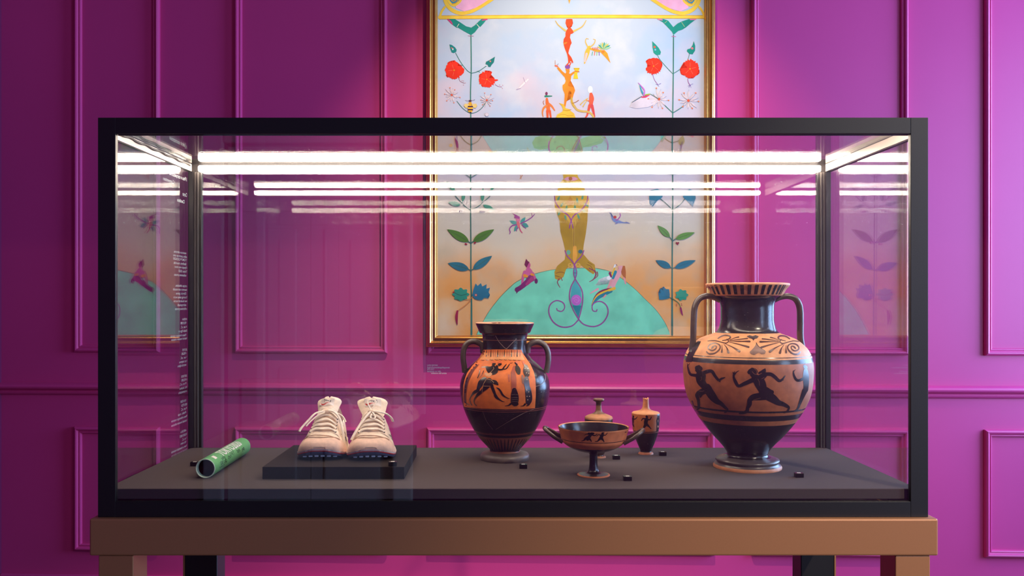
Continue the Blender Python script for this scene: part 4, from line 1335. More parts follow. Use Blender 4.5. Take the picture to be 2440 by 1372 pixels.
stops = [(800, (250, 216, 178)), (745, (253, 214, 168)), (700, (254, 204, 142)), (640, (252, 212, 166)), (585, (246, 224, 190)), (530, (238, 224, 198)), (470, (232, 220, 206)), (420, (230, 216, 222)), (350, (212, 216, 226)), (300, (214, 202, 208)), (255, (212, 202, 210)), (200, (194, 206, 220)), (120, (196, 208, 218)), (40, (200, 211, 217)), (-60, (200, 211, 216))]
e = cr.color_ramp.elements
while len(e) > 1: e.remove(e[-1])
for i, (y, c) in enumerate(stops):
    p = (800 - y) / 860
    el = e[0] if i == 0 else e.new(p)
    el.position = p; el.color = rgb(c)
def blotch(src, scale, col, lo, hi, amt, zmask=None, off=0.0):
    mp = N.new('ShaderNodeMapping'); mp.inputs['Location'].default_value = (off, off * .7, off * 1.3); L.new(tc.outputs['Object'], mp.inputs[0])
    n = N.new('ShaderNodeTexNoise'); n.inputs['Scale'].default_value = scale; n.inputs['Detail'].default_value = 5; L.new(mp.outputs[0], n.inputs['Vector'])
    r = N.new('ShaderNodeMapRange'); r.inputs['From Min'].default_value = lo; r.inputs['From Max'].default_value = hi; r.inputs['To Max'].default_value = amt; L.new(n.outputs['Fac'], r.inputs['Value'])
    f = r.outputs[0]
    if zmask:
        r2 = N.new('ShaderNodeMapRange'); r2.inputs['From Min'].default_value = wl(1360, zmask[0], PC).z; r2.inputs['From Max'].default_value = wl(1360, zmask[1], PC).z; L.new(sep.outputs['Z'], r2.inputs['Value'])
        f = math_('MULTIPLY', f, r2.outputs[0])
    mx = N.new('ShaderNodeMix'); mx.data_type = 'RGBA'; L.new(f, mx.inputs[0]); L.new(src, mx.inputs[6]); mx.inputs[7].default_value = rgb(col)
    return mx.outputs[2]
c = cr.outputs[0]
c = blotch(c, 4.5, (176, 204, 226), .52, .72, .75, (420, 330), 3.1)
c = blotch(c, 6.0, (226, 226, 224), .55, .75, .7, (420, 330), 8.3)
c = blotch(c, 3.6, (236, 204, 208), .54, .72, .7, (60, 230), 5.5) if False else blotch(c, 3.6, (236, 204, 208), .56, .74, .6, (560, 300), 5.5)
c = blotch(c, 3.2, (255, 176, 92), .44, .62, 1.0, (560, 680), 1.7)
c = blotch(c, 7.0, (200, 190, 160), .55, .75, .5, (430, 560), 2.2)
dk = N.new('ShaderNodeVectorMath'); dk.operation = 'MULTIPLY'; dk.inputs[1].default_value = (.87, .89, .92)
L.new(c, dk.inputs[0]); L.new(dk.outputs['Vector'], b.inputs['Base Color'])
b.inputs['Roughness'].default_value = .7
b.inputs['Specular IOR Level'].default_value = .25
mb = MB()
mb.box((u0 + .05, -.024, zb_ + .05), (u1 - .05, -PC, zt_ - .05))
canvas = mb.build('canvas', m, ptg)
SURF = lambda x, y, lift: wl(x, y, PC + lift)
A1 = crop(1000, 0, 3.1176); A2 = crop(1000, 400, 2.982)
CC = crop(1290, 0, 4.733); CD = crop(1050, 90, 6.862); CE = crop(1490, 40, 5.486); CG = crop(1200, 400, 3.431)
def P(to): return Print(to, SURF, 3.0, 2, 0.0, .0006, .000012)
TEAL, STEM = (26, 122, 116), (50, 118, 104)
RDF, BLU, GRN = (240, 50, 26), (30, 116, 134), (84, 134, 44)
# --- golden scrolls at the top
pr = P(A1); YL, YD = (246, 202, 66), (196, 140, 40)
pr.st(YL, (150, 128, 26), (800, 122, 24), (1400, 121, 24), (2112, 126, 26))
pr.st(YD, (145, 116, 3), (1100, 112, 3), (2115, 115, 3)); pr.st(YD, (145, 142, 3), (1100, 134, 3), (2115, 138, 3))
for s in (1, -1):
    q = lambda x, y, w: ((x if s > 0 else 2265 - x), y, w)
    X = lambda pts: [((x if s > 0 else 2265 - x), y) for x, y in pts]
    pr.pg((244, 178, 204), X([(255, -120), (560, -120), (560, -10), (430, 55), (330, 85), (270, 60), (255, 0)]))
    pr.pg((70, 142, 160), X([(205, -100), (300, -110), (310, -20), (290, 25), (250, 45), (215, 25), (200, -20)]))
    pr.st(YL, q(182, -80, 26), q(188, 0, 26), q(225, 62, 28), q(290, 96, 28), q(360, 92, 26), q(440, 58, 24), q(560, -20, 24))
    pr.st(YL, q(215, -60, 18), q(212, 0, 18), q(250, 40, 18), q(300, 10, 16), q(315, -40, 16))
    pr.st((226, 160, 40), q(220, -20, 8), q(250, 10, 8), q(280, -10, 8)); pr.st((226, 160, 40), q(240, 30, 6), q(270, 22, 6), q(296, -10, 6))
    pr.st(YL, q(188, 52, 16), q(165, 84, 16), q(152, 118, 16))
pr.pg((230, 160, 60), [(1095, -40), (1130, -40), (1112, 30)])
pr.build('painted_scrollwork', M['paint'], canvas)
# --- the two tall plants
def cross_stem(pr, q, pts, w=5): pr.st(STEM, *[q(*p, w) for p in pts])
pr = P(A1)
pr.st(STEM, (381, 262, 8), (383, 500, 8), (378, 700, 8), (381, 1000, 8), (378, 1372, 8)); pr.use(A2)
pr.st(STEM, (362, 40, 9), (362, 300, 9), (364, 560, 9), (364, 760, 10), (368, 960, 12), (368, 1182, 14)); pr.use(A1)
G2 = (24, 138, 120)
pr.pg(G2, [(382, 260), (330, 232), (285, 205), (240, 160), (262, 142), (300, 165), (345, 195), (383, 205), (410, 188), (440, 158), (462, 140), (480, 150), (440, 200), (410, 240)])
pr.pg(G2, [(205, 140), (262, 140), (300, 178), (278, 208), (240, 180)]); pr.pg(G2, [(430, 178), (462, 142), (500, 140), (478, 170), (450, 200)])
pr.st((206, 64, 120), (208, 143, 8), (228, 160, 14), (242, 178, 8)); pr.st((206, 64, 120), (465, 150, 8), (500, 143, 10))
pr.st((232, 222, 200), (277, 200, 4), (292, 178, 4)); pr.st((232, 222, 200), (425, 180, 4), (440, 198, 4))
pr.st((170, 120, 140), (360, 266, 4), (400, 268, 4))
def carnation(pr, x, y, r, notch, seed):
    rr = random.Random(seed); pts = []
    for i in range(46):
        a = 2 * pi * i / 46
        d = abs((a - notch + pi) % (2 * pi) - pi)
        k = 1.0 if i % 2 else .88
        k *= .90 + .16 * rr.random()
        if d < .16: k *= .35
        elif d < .30: k *= .8
        pts.append((x + r * k * cos(a), y + r * k * sin(a)))
    pr.pg(RDF, pts)
    for j in range(4):
        a = notch + 1.2 + j * 1.3
        pr.st((252, 112, 84), (x + r * .2 * cos(a), y + r * .2 * sin(a), r * .03), (x + r * .6 * cos(a), y + r * .6 * sin(a), r * .035))
    pr.dot((240, 130, 30), x, y, r * .09)
pr.use(CD)
pr.st(STEM, (245, 248, 9), (330, 400, 9), (430, 530, 9), (498, 578, 9)); pr.st(STEM, (745, 462, 10), (640, 535, 9), (560, 568, 9), (500, 578, 9)); pr.st(STEM, (285, 452, 7), (330, 444, 7), (368, 452, 7)); pr.st(STEM, (595, 546, 6), (640, 560, 6))
pr.pg(TEAL, [(145, 108), (185, 118), (235, 155), (262, 195), (255, 230), (212, 250), (180, 238), (158, 180)]); pr.st((220, 90, 80), (175, 165, 14), (195, 172, 14)); pr.dot((230, 230, 225), 200, 188, 9, 14)
pr.pg(TEAL, [(890, 308), (870, 400), (835, 440), (812, 476), (780, 474), (768, 440), (732, 430), (742, 392), (790, 370), (830, 345)]); pr.dot((226, 120, 120), 812, 384, 14)
carnation(pr, 220, 530, 155, .9 * pi * 2 - .1, 3); pr.pg(RDF, [(240, 520), (270, 455), (340, 470), (388, 510), (380, 570), (330, 620), (260, 610)])
carnation(pr, 755, 680, 142, -.55, 5); pr.st(RDF, (830, 690, 50), (890, 695, 34), (930, 690, 20)); pr.st((170, 60, 60), (295, 655, 5), (320, 710, 5), (390, 742, 5)); pr.st((170, 90, 130), (890, 760, 5), (940, 795, 5), (1000, 800, 5))
for x, y in ((350, 700), (375, 705), (375, 770), (405, 738), (965, 770), (985, 800), (1015, 775), (1010, 825)): pr.dot((200, 120, 120), x, y, 6)
def daisy(pr, x, y, r, seed, ball=(232, 120, 70)):
    rr = random.Random(seed)
    for i in range(12):
        a = 2 * pi * i / 12 + rr.random() * .3
        l = r * (.75 + .35 * rr.random())
        pr.st((240, 214, 206), (x + .15 * r * cos(a), y + .15 * r * sin(a), r * .05), (x + l * .6 * cos(a), y + l * .6 * sin(a), r * .13), (x + l * .9 * cos(a), y + l * .9 * sin(a), r * .03))
        pr.st((136, 132, 160), (x + .1 * r * cos(a), y + .1 * r * sin(a), r * .025), (x + l * cos(a), y + l * sin(a), r * .025))
        if i % 2 == 0: pr.dot(ball, x + l * cos(a), y + l * sin(a), r * .07)
    pr.dot((224, 84, 52), x, y, r * .13)
pr.st(STEM, (265, 1035, 8), (360, 1150, 8), (440, 1210, 8), (495, 1235, 8)); pr.st(STEM, (752, 1040, 8), (670, 1150, 8), (580, 1215, 8), (495, 1235, 8))
daisy(pr, 182, 935, 130, 2); daisy(pr, 755, 1020, 120, 4); pr.dot((206, 186, 196), 755, 1255, 32); pr.dot((222, 214, 222), 755, 1255, 24)
# the bee
pr.pg((226, 196, 120), [(470, 1085), (400, 1075), (380, 1110), (410, 1150), (455, 1140)]); pr.pg((226, 196, 120), [(510, 1085), (580, 1075), (600, 1110), (570, 1150), (525, 1140)])
pr.dot((240, 180, 40), 485, 1160, 42, 66); pr.st((60, 30, 70), (452, 1125, 22), (520, 1125, 22)); pr.st((60, 30, 70), (450, 1175, 22), (522, 1175, 22)); pr.st((60, 30, 70), (478, 1212, 16), (498, 1225, 16))
pr.dot((222, 160, 40), 483, 1075, 30, 26); pr.dot((90, 50, 60), 483, 1030, 24, 16); pr.st((80, 84, 120), (470, 1025, 5), (440, 1032, 5), (405, 1020, 5)); pr.st((80, 84, 120), (495, 1022, 5), (530, 1022, 5), (560, 1008, 5))
pr.use(A1)
pr.st(STEM, (380, 1075, 5), (340, 1050, 5), (300, 1005, 5)); pr.st(STEM, (380, 1075, 5), (430, 1050, 5), (460, 1005, 5))
for x, y in ((232, 1080), (238, 1135), (262, 1135), (520, 1130), (545, 1140), (565, 1132)): pr.dot((232, 180, 100), x, y, 13)
pr.st((150, 80, 130), (262, 1030, 10), (280, 1070, 18), (278, 1125, 14)); pr.st((220, 150, 140), (258, 1010, 4), (262, 1130, 4))
pr.use(A2)
for y, l, r_, cl, cr_ in ((532, (195, 436), (530, 436), GRN, GRN), (728, (200, 676), (515, 624), BLU, BLU)):
    pr.leaf(cl, 350, y - 8, *l, 58, -14 if False else 0, (60, 100, 60)); pr.leaf(cr_, 378, y - 8, *r_, 56, 0, (60, 100, 60)); pr.st(STEM, (345, y - 10, 6), (364, y, 6), (380, y - 10, 6))
for x, y in ((332, 542), (390, 534), (395, 530), (326, 540)): pr.dot((168, 30, 50), x, y, 6)
# small upper leaves
pr.st(STEM, (362, 302, 5), (320, 270, 5), (250, 195, 5)); pr.st(STEM, (362, 302, 5), (420, 270, 5), (500, 200, 5)); pr.st(STEM, (440, 255, 4), (445, 240, 4)); pr.st(STEM, (305, 255, 4), (305, 240, 4))
LG = (76, 156, 128)
pr.leaf(LG, 305, 240, 318, 160, 26); pr.leaf(LG, 445, 240, 450, 140, 26); pr.leaf(LG, 250, 165, 190, 95, 30); pr.leaf(LG, 505, 160, 540, 105, 24); pr.leaf(LG, 290, 262, 200, 244, 34); pr.leaf(LG, 450, 262, 535, 300, 30)
pr.st(STEM, (362, 70, 4), (325, 45, 4)); pr.st(STEM, (362, 70, 4), (405, 45, 4))
for x, y in ((285, 308), (300, 308), (432, 310), (445, 312), (457, 310)): pr.dot((54, 40, 92), x, y, 7)
# ragged lower leaves and pod
GT = (34, 150, 124)
pr.st((218, 140, 70), (362, 940, 5), (320, 980, 5), (270, 1015, 5)); pr.st((218, 140, 70), (320, 935, 4), (360, 930, 5), (385, 900, 4))
def ragged(pr, col, cx, cy, rx, ry, rot, n, seed):
    rr = random.Random(seed); pts = []
    for i in range(n * 2):
        a = pi * i / n
        k = 1.0 if i % 2 == 0 else .74
        k *= .9 + .2 * rr.random()
        x, y = rx * k * cos(a), ry * k * sin(a)
        pts.append((cx + x * cos(rot) - y * sin(rot), cy + x * sin(rot) + y * cos(rot)))
    pr.pg(col, pts)
def lobed(pr, col, cx, cy, rx, ry, n):
    pr.pg(col, [(cx + rx * (.88 + .12 * cos(n * 2 * pi * i / 60)) * cos(2 * pi * i / 60), cy + ry * (.88 + .12 * cos(n * 2 * pi * i / 60)) * sin(2 * pi * i / 60)) for i in range(60)])
lobed(pr, GT, 292, 898, 62, 48, 8); pr.st((40, 96, 80), (245, 885, 4), (290, 905, 4), (335, 895, 4)); pr.dot((166, 50, 60), 240, 884, 6)
pr.pg((26, 118, 146), [(372, 905), (380, 870), (398, 820), (412, 838), (435, 818), (445, 842), (476, 826), (474, 858), (500, 850), (490, 882), (500, 902), (480, 906), (488, 926), (460, 922), (440, 940), (415, 938), (390, 930)]); pr.dot((214, 80, 60), 400, 903, 9); pr.dot((236, 220, 200), 400, 903, 4)
pr.st((160, 32, 66), (268, 1018, 14), (262, 1060, 20), (266, 1110, 8))
pr.build('painted_plant', M['paint'], canvas)['label'] = 'painted plant on the left of the canvas'
# right plant
pr = P(A1)
pr.st(STEM, (1886, 262, 8), (1884, 550, 8), (1880, 860, 8), (1876, 1160, 8), (1880, 1372, 7)); pr.use(A2)
pr.st(STEM, (1798, 40, 8), (1798, 300, 9), (1795, 560, 10), (1794, 760, 10), (1794, 960, 12), (1794, 1185, 14)); pr.use(CE)
pr.pg(G2, [(630, 235), (610, 195), (540, 120), (490, 70), (412, 28), (500, 28), (560, 50), (628, 135), (680, 90), (740, 60), (830, 30), (930, 28), (860, 80), (790, 140), (740, 170), (690, 185)])
pr.st((226, 110, 150), (430, 32, 14), (480, 40, 16)); pr.st((226, 110, 150), (850, 36, 14), (920, 34, 14)); pr.st((180, 190, 120), (515, 80, 5), (545, 58, 5)); pr.st((180, 190, 120), (735, 70, 5), (775, 130, 5)); pr.st((200, 90, 150), (608, 256, 7), (660, 258, 7))
pr.st(STEM, (420, 495, 7), (450, 555, 7), (545, 665, 7), (622, 745, 7)); pr.st(STEM, (838, 485, 6), (828, 530, 6), (790, 620, 6), (710, 690, 7), (622, 745, 7))
pr.pg(G2, [(352, 318), (400, 365), (440, 410), (466, 460), (455, 495), (405, 500), (370, 470), (355, 400)]); pr.dot((226, 80, 60), 383, 395, 14); pr.dot((120, 160, 190), 392, 430, 12)
pr.pg(G2, [(896, 318), (914, 380), (912, 440), (880, 490), (840, 485), (805, 450), (812, 425), (850, 415), (880, 370)]); pr.dot((228, 110, 120), 875, 412, 15)
carnation(pr, 370, 645, 118, 3.2, 7); carnation(pr, 846, 680, 130, 3.55, 9)
pr.st((150, 70, 150), (358, 750, 6), (380, 820, 6), (425, 885, 6)); pr.st((150, 70, 150), (818, 810, 7), (822, 850, 7), (850, 900, 7))
for x, y in ((400, 880), (465, 870), (440, 910), (820, 905), (885, 875), (830, 925), (860, 925)): pr.st((120, 90, 170), ((425 if x < 600 else 850), 890, 3), (x, y, 4))
pr.st(STEM, (465, 1095, 9), (530, 1170, 9), (622, 1256, 9)); pr.st(STEM, (800, 1115, 8), (740, 1180, 8), (622, 1256, 9))
pr.pg((208, 198, 206), [(90, 1120), (200, 1050), (330, 1020), (400, 1060), (450, 1110), (300, 1180), (150, 1200), (60, 1180)])
daisy(pr, 440, 1075, 135, 11); daisy(pr, 825, 1095, 135, 13)
# humming bird
pr.st((70, 92, 110), (88, 1118, 6), (150, 1080, 8), (215, 1040, 8)); pr.st((206, 60, 96), (215, 1048, 14), (260, 1045, 24), (310, 1020, 16)); pr.st((150, 170, 60), (262, 1020, 14), (320, 1010, 14)); pr.st((60, 150, 170), (190, 900, 12), (210, 960, 20), (235, 1010, 20)); pr.st((190, 110, 190), (168, 860, 5), (205, 900, 12), (250, 960, 18), (240, 1020, 18)); pr.st((90, 120, 90), (330, 1008, 5), (400, 1050, 6), (440, 1075, 5))
pr.use(A1)
pr.st(STEM, (1876, 1060, 6), (1840, 1040, 5), (1805, 1010, 5)); pr.st(STEM, (1876, 1060, 6), (1910, 1050, 5), (1945, 1035, 6)); pr.leaf((150, 160, 110), 1940, 1080, 1955, 1005, 44); pr.st((170, 150, 160), (1945, 1080, 6), (1940, 1145, 8)); pr.st((230, 120, 170), (2010, 1000, 16), (2030, 1015, 12)); pr.pg((120, 188, 176), [(1790, 1005), (1832, 1005), (1800, 1060)])
pr.use(A2)
pr.st(STEM, (1798, 300, 5), (1760, 260, 5), (1700, 210, 5)); pr.st(STEM, (1798, 300, 5), (1850, 260, 5), (1890, 212, 5)); pr.st(STEM, (1798, 48, 4), (1775, 42, 4)); pr.st(STEM, (1798, 48, 4), (1822, 42, 4))
BB = (44, 128, 150)
pr.pg(BB, [(1630, 200), (1640, 158), (1690, 148), (1728, 170), (1726, 205), (1690, 235), (1655, 275), (1632, 250)]); pr.pg(BB, [(1870, 205), (1880, 170), (1920, 150), (1955, 170), (1962, 215), (1940, 275), (1905, 240)])
pr.leaf((104, 150, 76), 1778, 492, 1690, 408, 44, 0, (60, 100, 60)); pr.leaf((104, 158, 66), 1818, 504, 1955, 458, 44, 0, (60, 100, 60)); pr.st(STEM, (1795, 515, 5), (1778, 492, 5)); pr.st(STEM, (1795, 520, 5), (1818, 504, 5))
for x, y in ((1826, 532), (1838, 532), (1832, 541)): pr.dot((150, 40, 50), x, y, 6)
pr.leaf(BLU, 1785, 708, 1676, 656, 48, 0, (40, 90, 110)); pr.leaf(BLU, 1812, 710, 1962, 656, 48, 0, (40, 90, 110)); pr.st(STEM, (1785, 706, 5), (1794, 714, 5), (1812, 708, 5))
pr.pg((36, 122, 146), [(1702, 935), (1696, 885), (1712, 890), (1708, 858), (1730, 870), (1735, 842), (1750, 860), (1772, 862), (1778, 900), (1775, 925), (1750, 932), (1725, 936)]); lobed(pr, (36, 160, 130), 1862, 902, 48, 42, 7)
pr.st(STEM, (1795, 930, 5), (1770, 915, 4)); pr.st((90, 120, 70), (1800, 930, 5), (1840, 960, 5), (1855, 995, 5)); pr.st((150, 36, 90), (1855, 995, 12), (1860, 1020, 14), (1868, 1045, 6))
for x, y in ((1826, 968), (1860, 965), (1825, 978), (1862, 976)): pr.dot((190, 100, 70), x, y, 4)
pr.build('painted_plant', M['paint'], canvas)['label'] = 'painted plant on the right of the canvas'
# --- green hill with its knotted ribbon
pr = P(A2)
hill = [(405, 1182)] + [(405 + 1375 * t_, 1182 - 468 * sin(pi * t_) ** .78) for t_ in [i / 40 for i in range(1, 40)]] + [(1780, 1182)]
hill = [(405, 1184), (440, 1110), (500, 1010), (580, 910), (680, 815), (790, 762), (900, 732), (1000, 718), (1120, 712), (1240, 712), (1340, 732), (1430, 782), (1520, 852), (1600, 930), (1680, 1010), (1740, 1095), (1772, 1160), (1778, 1184)]
mh, nth, bh = new_mat('green_hill_wash')
pr.pg((122, 222, 184), hill)
pr.st((90, 130, 100), *[(x, y, 3) for x, y in hill[:-1]])
# the bird-footed golden figure standing on the hill
OC, OD, VI = (188, 148, 36), (140, 100, 36), (156, 76, 150)
pr.use(CG)
pr.pg((214, 172, 60), [(485, 52), (602, 52), (612, 78), (640, 110), (650, 150), (690, 220), (703, 280), (690, 340), (685, 440), (672, 540), (655, 630), (648, 700), (700, 760), (745, 790), (752, 840), (735, 870), (700, 850), (640, 800), (600, 780), (578, 790), (545, 790), (510, 830), (490, 890), (455, 920), (420, 905), (415, 850), (440, 800), (500, 750), (508, 690), (490, 610), (465, 520), (458, 430), (420, 340), (414, 260), (440, 180), (462, 120), (490, 90)])
pr.pg(OC, [(418, 330), (470, 350), (560, 480), (568, 640), (575, 780), (545, 790), (510, 830), (490, 890), (455, 920), (420, 905), (415, 850), (440, 800), (500, 750), (508, 690), (490, 610), (465, 520), (458, 430)])
pr.pg(OC, [(690, 340), (685, 440), (672, 540), (655, 630), (648, 700), (700, 760), (745, 790), (752, 840), (735, 870), (700, 850), (640, 800), (600, 780), (580, 640), (584, 480), (640, 350)])
pr.pg((240, 170, 60), [(572, 632), (595, 640), (604, 720), (590, 752), (575, 780), (565, 740), (566, 660)])
pr.dot((110, 180, 150), 530, 690, 16, 20); pr.dot((60, 110, 120), 628, 684, 18, 16)
for x, y, x2, y2 in ((440, 270, 460, 225), (465, 320, 488, 280), (510, 360, 518, 300), (445, 390, 462, 350), (510, 430, 500, 380), (605, 290, 598, 240), (640, 260, 650, 220), (695, 316, 655, 285), (585, 340, 582, 300), (670, 360, 635, 335), (622, 425, 602, 370)): pr.leaf((96, 160, 120), x, y, x2, y2, 18)
pr.pg((226, 160, 190), [(490, 92), (520, 74), (580, 74), (610, 90), (580, 104), (520, 104)]); pr.dot((186, 110, 60), 546, 88, 16)
pr.pg((206, 150, 50), [(515, 290), (545, 225), (575, 290), (560, 310), (530, 310)])
for s in (1, -1):
    q = lambda x, y, w: ((x if s > 0 else 1104 - x), y, w)
    pr.st(VI, q(416, 215, 7), q(424, 280, 8), q(470, 345, 9), q(530, 390, 10), q(558, 450, 9), q(566, 492, 8))
    pr.st((176, 130, 50), q(470, 420, 4), q(500, 415, 4), q(508, 440, 4), q(490, 455, 4), q(478, 440, 4), q(492, 432, 4))
    q2 = lambda x, y, w: ((x if s > 0 else 1158 - x), y, w)
    pr.st(VI, q2(502, 675, 8), q2(520, 720, 9), q2(560, 762, 9), q2(582, 796, 9))
    pr.dot((220, 176, 70), 545 if s > 0 else 612, 796, 20); pr.dot((170, 110, 50), 545 if s > 0 else 608, 792, 5)
pr.st(OD, (577, 440, 3), (574, 560, 4), (574, 640, 4))
for p in (((455, 905, 8), (440, 935, 8), (462, 978, 4)), ((470, 895, 6), (480, 920, 6)), ((745, 840, 12), (755, 870, 12), (735, 910, 8), (700, 930, 4)), ((765, 850, 9), (770, 880, 7), (745, 905, 4)), ((700, 820, 8), (740, 840, 8))): pr.st((150, 66, 90), *p)
for p in (((430, 860, 4), (470, 850, 4), (500, 860, 4)), ((680, 790, 4), (710, 800, 4), (730, 830, 4)), ((420, 880, 4), (460, 890, 4)), ((690, 770, 4), (725, 790, 4)), ((680, 820, 4), (712, 845, 4))): pr.st(OD, *p)
pr.pg((70, 176, 180), [(584, 800), (597, 850), (585, 905), (572, 850)]); pr.st(VI, (582, 796, 9), (573, 850, 8), (585, 905, 9), (640, 1000, 9), (646, 1090, 10), (630, 1180, 9), (612, 1240, 10)); pr.st(VI, (582, 796, 9), (598, 850, 8), (585, 905, 9), (548, 980, 9), (540, 1070, 10), (570, 1160, 9), (616, 1240, 10))
pr.pg((70, 176, 180), [(586, 918), (632, 1000), (638, 1090), (620, 1180), (612, 1225), (575, 1150), (547, 1070), (555, 980)]); pr.st((130, 60, 130), (574, 858, 5), (596, 858, 5))
pr.pg((20, 140, 150), [(562, 1125), (636, 1125), (612, 1222)]); pr.dot((206, 110, 206), 594, 1080, 42, 44, 28); pr.st((226, 150, 226), (600, 1080, 4), (586, 1070, 4), (578, 1088, 4), (600, 1100, 4), (618, 1078, 4), (595, 1054, 4), (566, 1072, 4))
pr.st(VI, (612, 1240, 9), (560, 1290, 9), (480, 1300, 10), (410, 1262, 10), (372, 1190, 10), (380, 1120, 9), (430, 1084, 9), (485, 1100, 9), (500, 1140, 8), (475, 1172, 8), (438, 1162, 8), (434, 1148, 8))
pr.st(VI, (616, 1240, 9), (660, 1280, 9), (740, 1296, 10), (810, 1265, 10), (852, 1195, 10), (845, 1130, 9), (800, 1092, 9), (750, 1098, 9), (724, 1130, 8), (732, 1168, 8), (760, 1170, 8), (764, 1158, 8))
pr.build('painted_hill', M['paint'], canvas)
# --- small figures
pr = P(CG); PK, PU = (208, 100, 150), (130, 44, 110)
pr.st(PK, (200, 815, 22), (205, 845, 60), (208, 880, 70)); pr.dot((204, 90, 140), 200, 795, 20, 26); pr.pg((120, 34, 76), [(170, 790), (178, 760), (185, 742), (198, 762), (212, 768), (200, 790), (188, 815)])
pr.st(PK, (172, 850, 24), (158, 900, 22), (150, 960, 18), (140, 985, 14)); pr.st(PU, (230, 900, 60), (200, 925, 46), (150, 970, 38), (110, 995, 40)); pr.st((178, 60, 120), (235, 905, 36), (190, 950, 24)); pr.pg((110, 40, 100), [(95, 980), (125, 972), (150, 985), (120, 1010), (105, 1030)]); pr.st(PK, (240, 860, 18), (258, 900, 18), (266, 930, 18)); pr.dot((110, 40, 100), 266, 925, 14, 22); pr.st((240, 150, 40), (172, 880, 26), (188, 885, 22)); pr.st((240, 150, 40), (228, 870, 20), (245, 876, 14))
pr.build('painted_figure', M['paint'], canvas); pr = P(CG)
# winged sprite
for a in ((120, 460, 45, 432, 30), (120, 465, 85, 520, 30), (140, 455, 178, 402, 30), (150, 460, 205, 480, 40)): pr.leaf((70, 160, 150), *a)
pr.dot((226, 130, 160), 118, 420, 18, 24); pr.pg((176, 84, 150), [(85, 410), (90, 388), (66, 368), (104, 384), (134, 400), (130, 416)]); pr.st((232, 120, 120), (118, 450, 26), (125, 480, 20)); pr.st(VI, (105, 465, 10), (70, 472, 9), (48, 500, 8), (55, 525, 8), (48, 540, 6)); pr.st(VI, (140, 455, 10), (190, 430, 8), (235, 400, 7), (255, 375, 5)); pr.st(VI, (235, 400, 5), (228, 368, 4)); pr.st((214, 80, 120), (128, 485, 9), (140, 515, 8), (152, 530, 7)); pr.st(VI, (112, 485, 8), (105, 515, 7)); pr.st(VI, (150, 465, 8), (170, 485, 6), (182, 495, 5))
pr.build('painted_figure', M['paint'], canvas); pr = P(CG)
# tumbling blue figure
pr.st((130, 150, 196), (880, 390, 12), (905, 425, 30), (940, 440, 26), (985, 448, 10), (1025, 450, 6)); pr.dot((206, 80, 70), 910, 402, 14, 12); pr.st((176, 80, 170), (945, 362, 6), (955, 390, 8), (930, 425, 9), (918, 425, 8)); pr.st((90, 110, 150), (862, 358, 9), (880, 378, 10), (890, 395, 10)); pr.st((110, 120, 180), (930, 450, 8), (912, 458, 6)); pr.st((110, 120, 190), (1000, 440, 5), (1030, 455, 4))
pr.build('painted_figure', M['paint'], canvas); pr = P(CG)
# swan and reclining woman
pr.pg((236, 240, 240), [(880, 880), (830, 890), (780, 910), (765, 940), (745, 960), (800, 958), (850, 950), (880, 930)]); pr.st((240, 242, 242), (860, 900, 34), (892, 870, 20), (898, 830, 12), (912, 795, 16)); pr.st((120, 90, 130), (920, 790, 5), (928, 796, 4)); pr.st((150, 150, 170), (790, 930, 3), (840, 925, 3)); pr.st((150, 150, 170), (800, 945, 3), (850, 940, 3))
pr.st((236, 170, 176), (960, 820, 26), (935, 870, 46), (900, 930, 50), (895, 960, 40)); pr.st((232, 160, 160), (880, 920, 20), (860, 970, 20), (830, 1030, 16)); pr.st((232, 160, 160), (985, 900, 16), (998, 945, 12)); pr.dot((236, 170, 170), 962, 812, 28, 14); pr.pg((186, 104, 44), [(975, 800), (992, 800), (1000, 850), (998, 905), (975, 880), (960, 850)]); pr.st((30, 140, 160), (915, 850, 24), (895, 900, 20)); pr.st((236, 190, 50), (905, 820, 14), (885, 880, 12)); pr.st((130, 40, 90), (868, 860, 20), (880, 890, 14))
for c, y in (((130, 34, 76), 0), ((240, 192, 40), 14), ((24, 132, 150), 30)):
    pr.st(c, (880, 990 + y * .6, 22), (820, 1005 + y, 26), (775, 1030 + y, 26), (745, 1068 + y * .8, 18), (722, 1115 + y * .3, 8))
pr.st((232, 160, 170), (770, 990, 18), (735, 1010, 12), (708, 1025, 7)); pr.st((232, 160, 160), (835, 1040, 14), (815, 1060, 10)); pr.st((240, 190, 50), (905, 985, 24), (860, 1000, 20))
pr.build('painted_figure', M['paint'], canvas)
pr = P(CC); R1, O1, YG = (222, 72, 30), (238, 132, 34), (206, 172, 92)
pr.pg(R1, [(280, 215), (350, 215), (356, 250), (345, 295), (325, 285), (330, 310), (345, 330), (372, 360), (350, 378), (330, 385), (322, 420), (335, 460), (342, 485), (328, 510), (320, 540), (305, 600), (335, 640), (360, 700), (355, 715), (335, 690), (322, 690), (328, 705), (305, 715), (300, 660), (288, 605), (262, 540), (248, 480), (252, 440), (272, 410), (272, 375), (278, 350), (300, 320), (302, 290), (285, 298), (272, 260)], smooth=True)
pr.st((246, 120, 40), (262, 490, 20), (285, 480, 14)); pr.st(YG, (270, 345, 24), (225, 310, 16), (185, 275, 12), (160, 235, 8)); pr.st(YG, (368, 350, 22), (420, 325, 16), (470, 290, 12), (505, 230, 8)); pr.st((150, 30, 20), (352, 250, 4), (356, 265, 4)); pr.st((150, 30, 20), (310, 320, 5), (325, 300, 5))
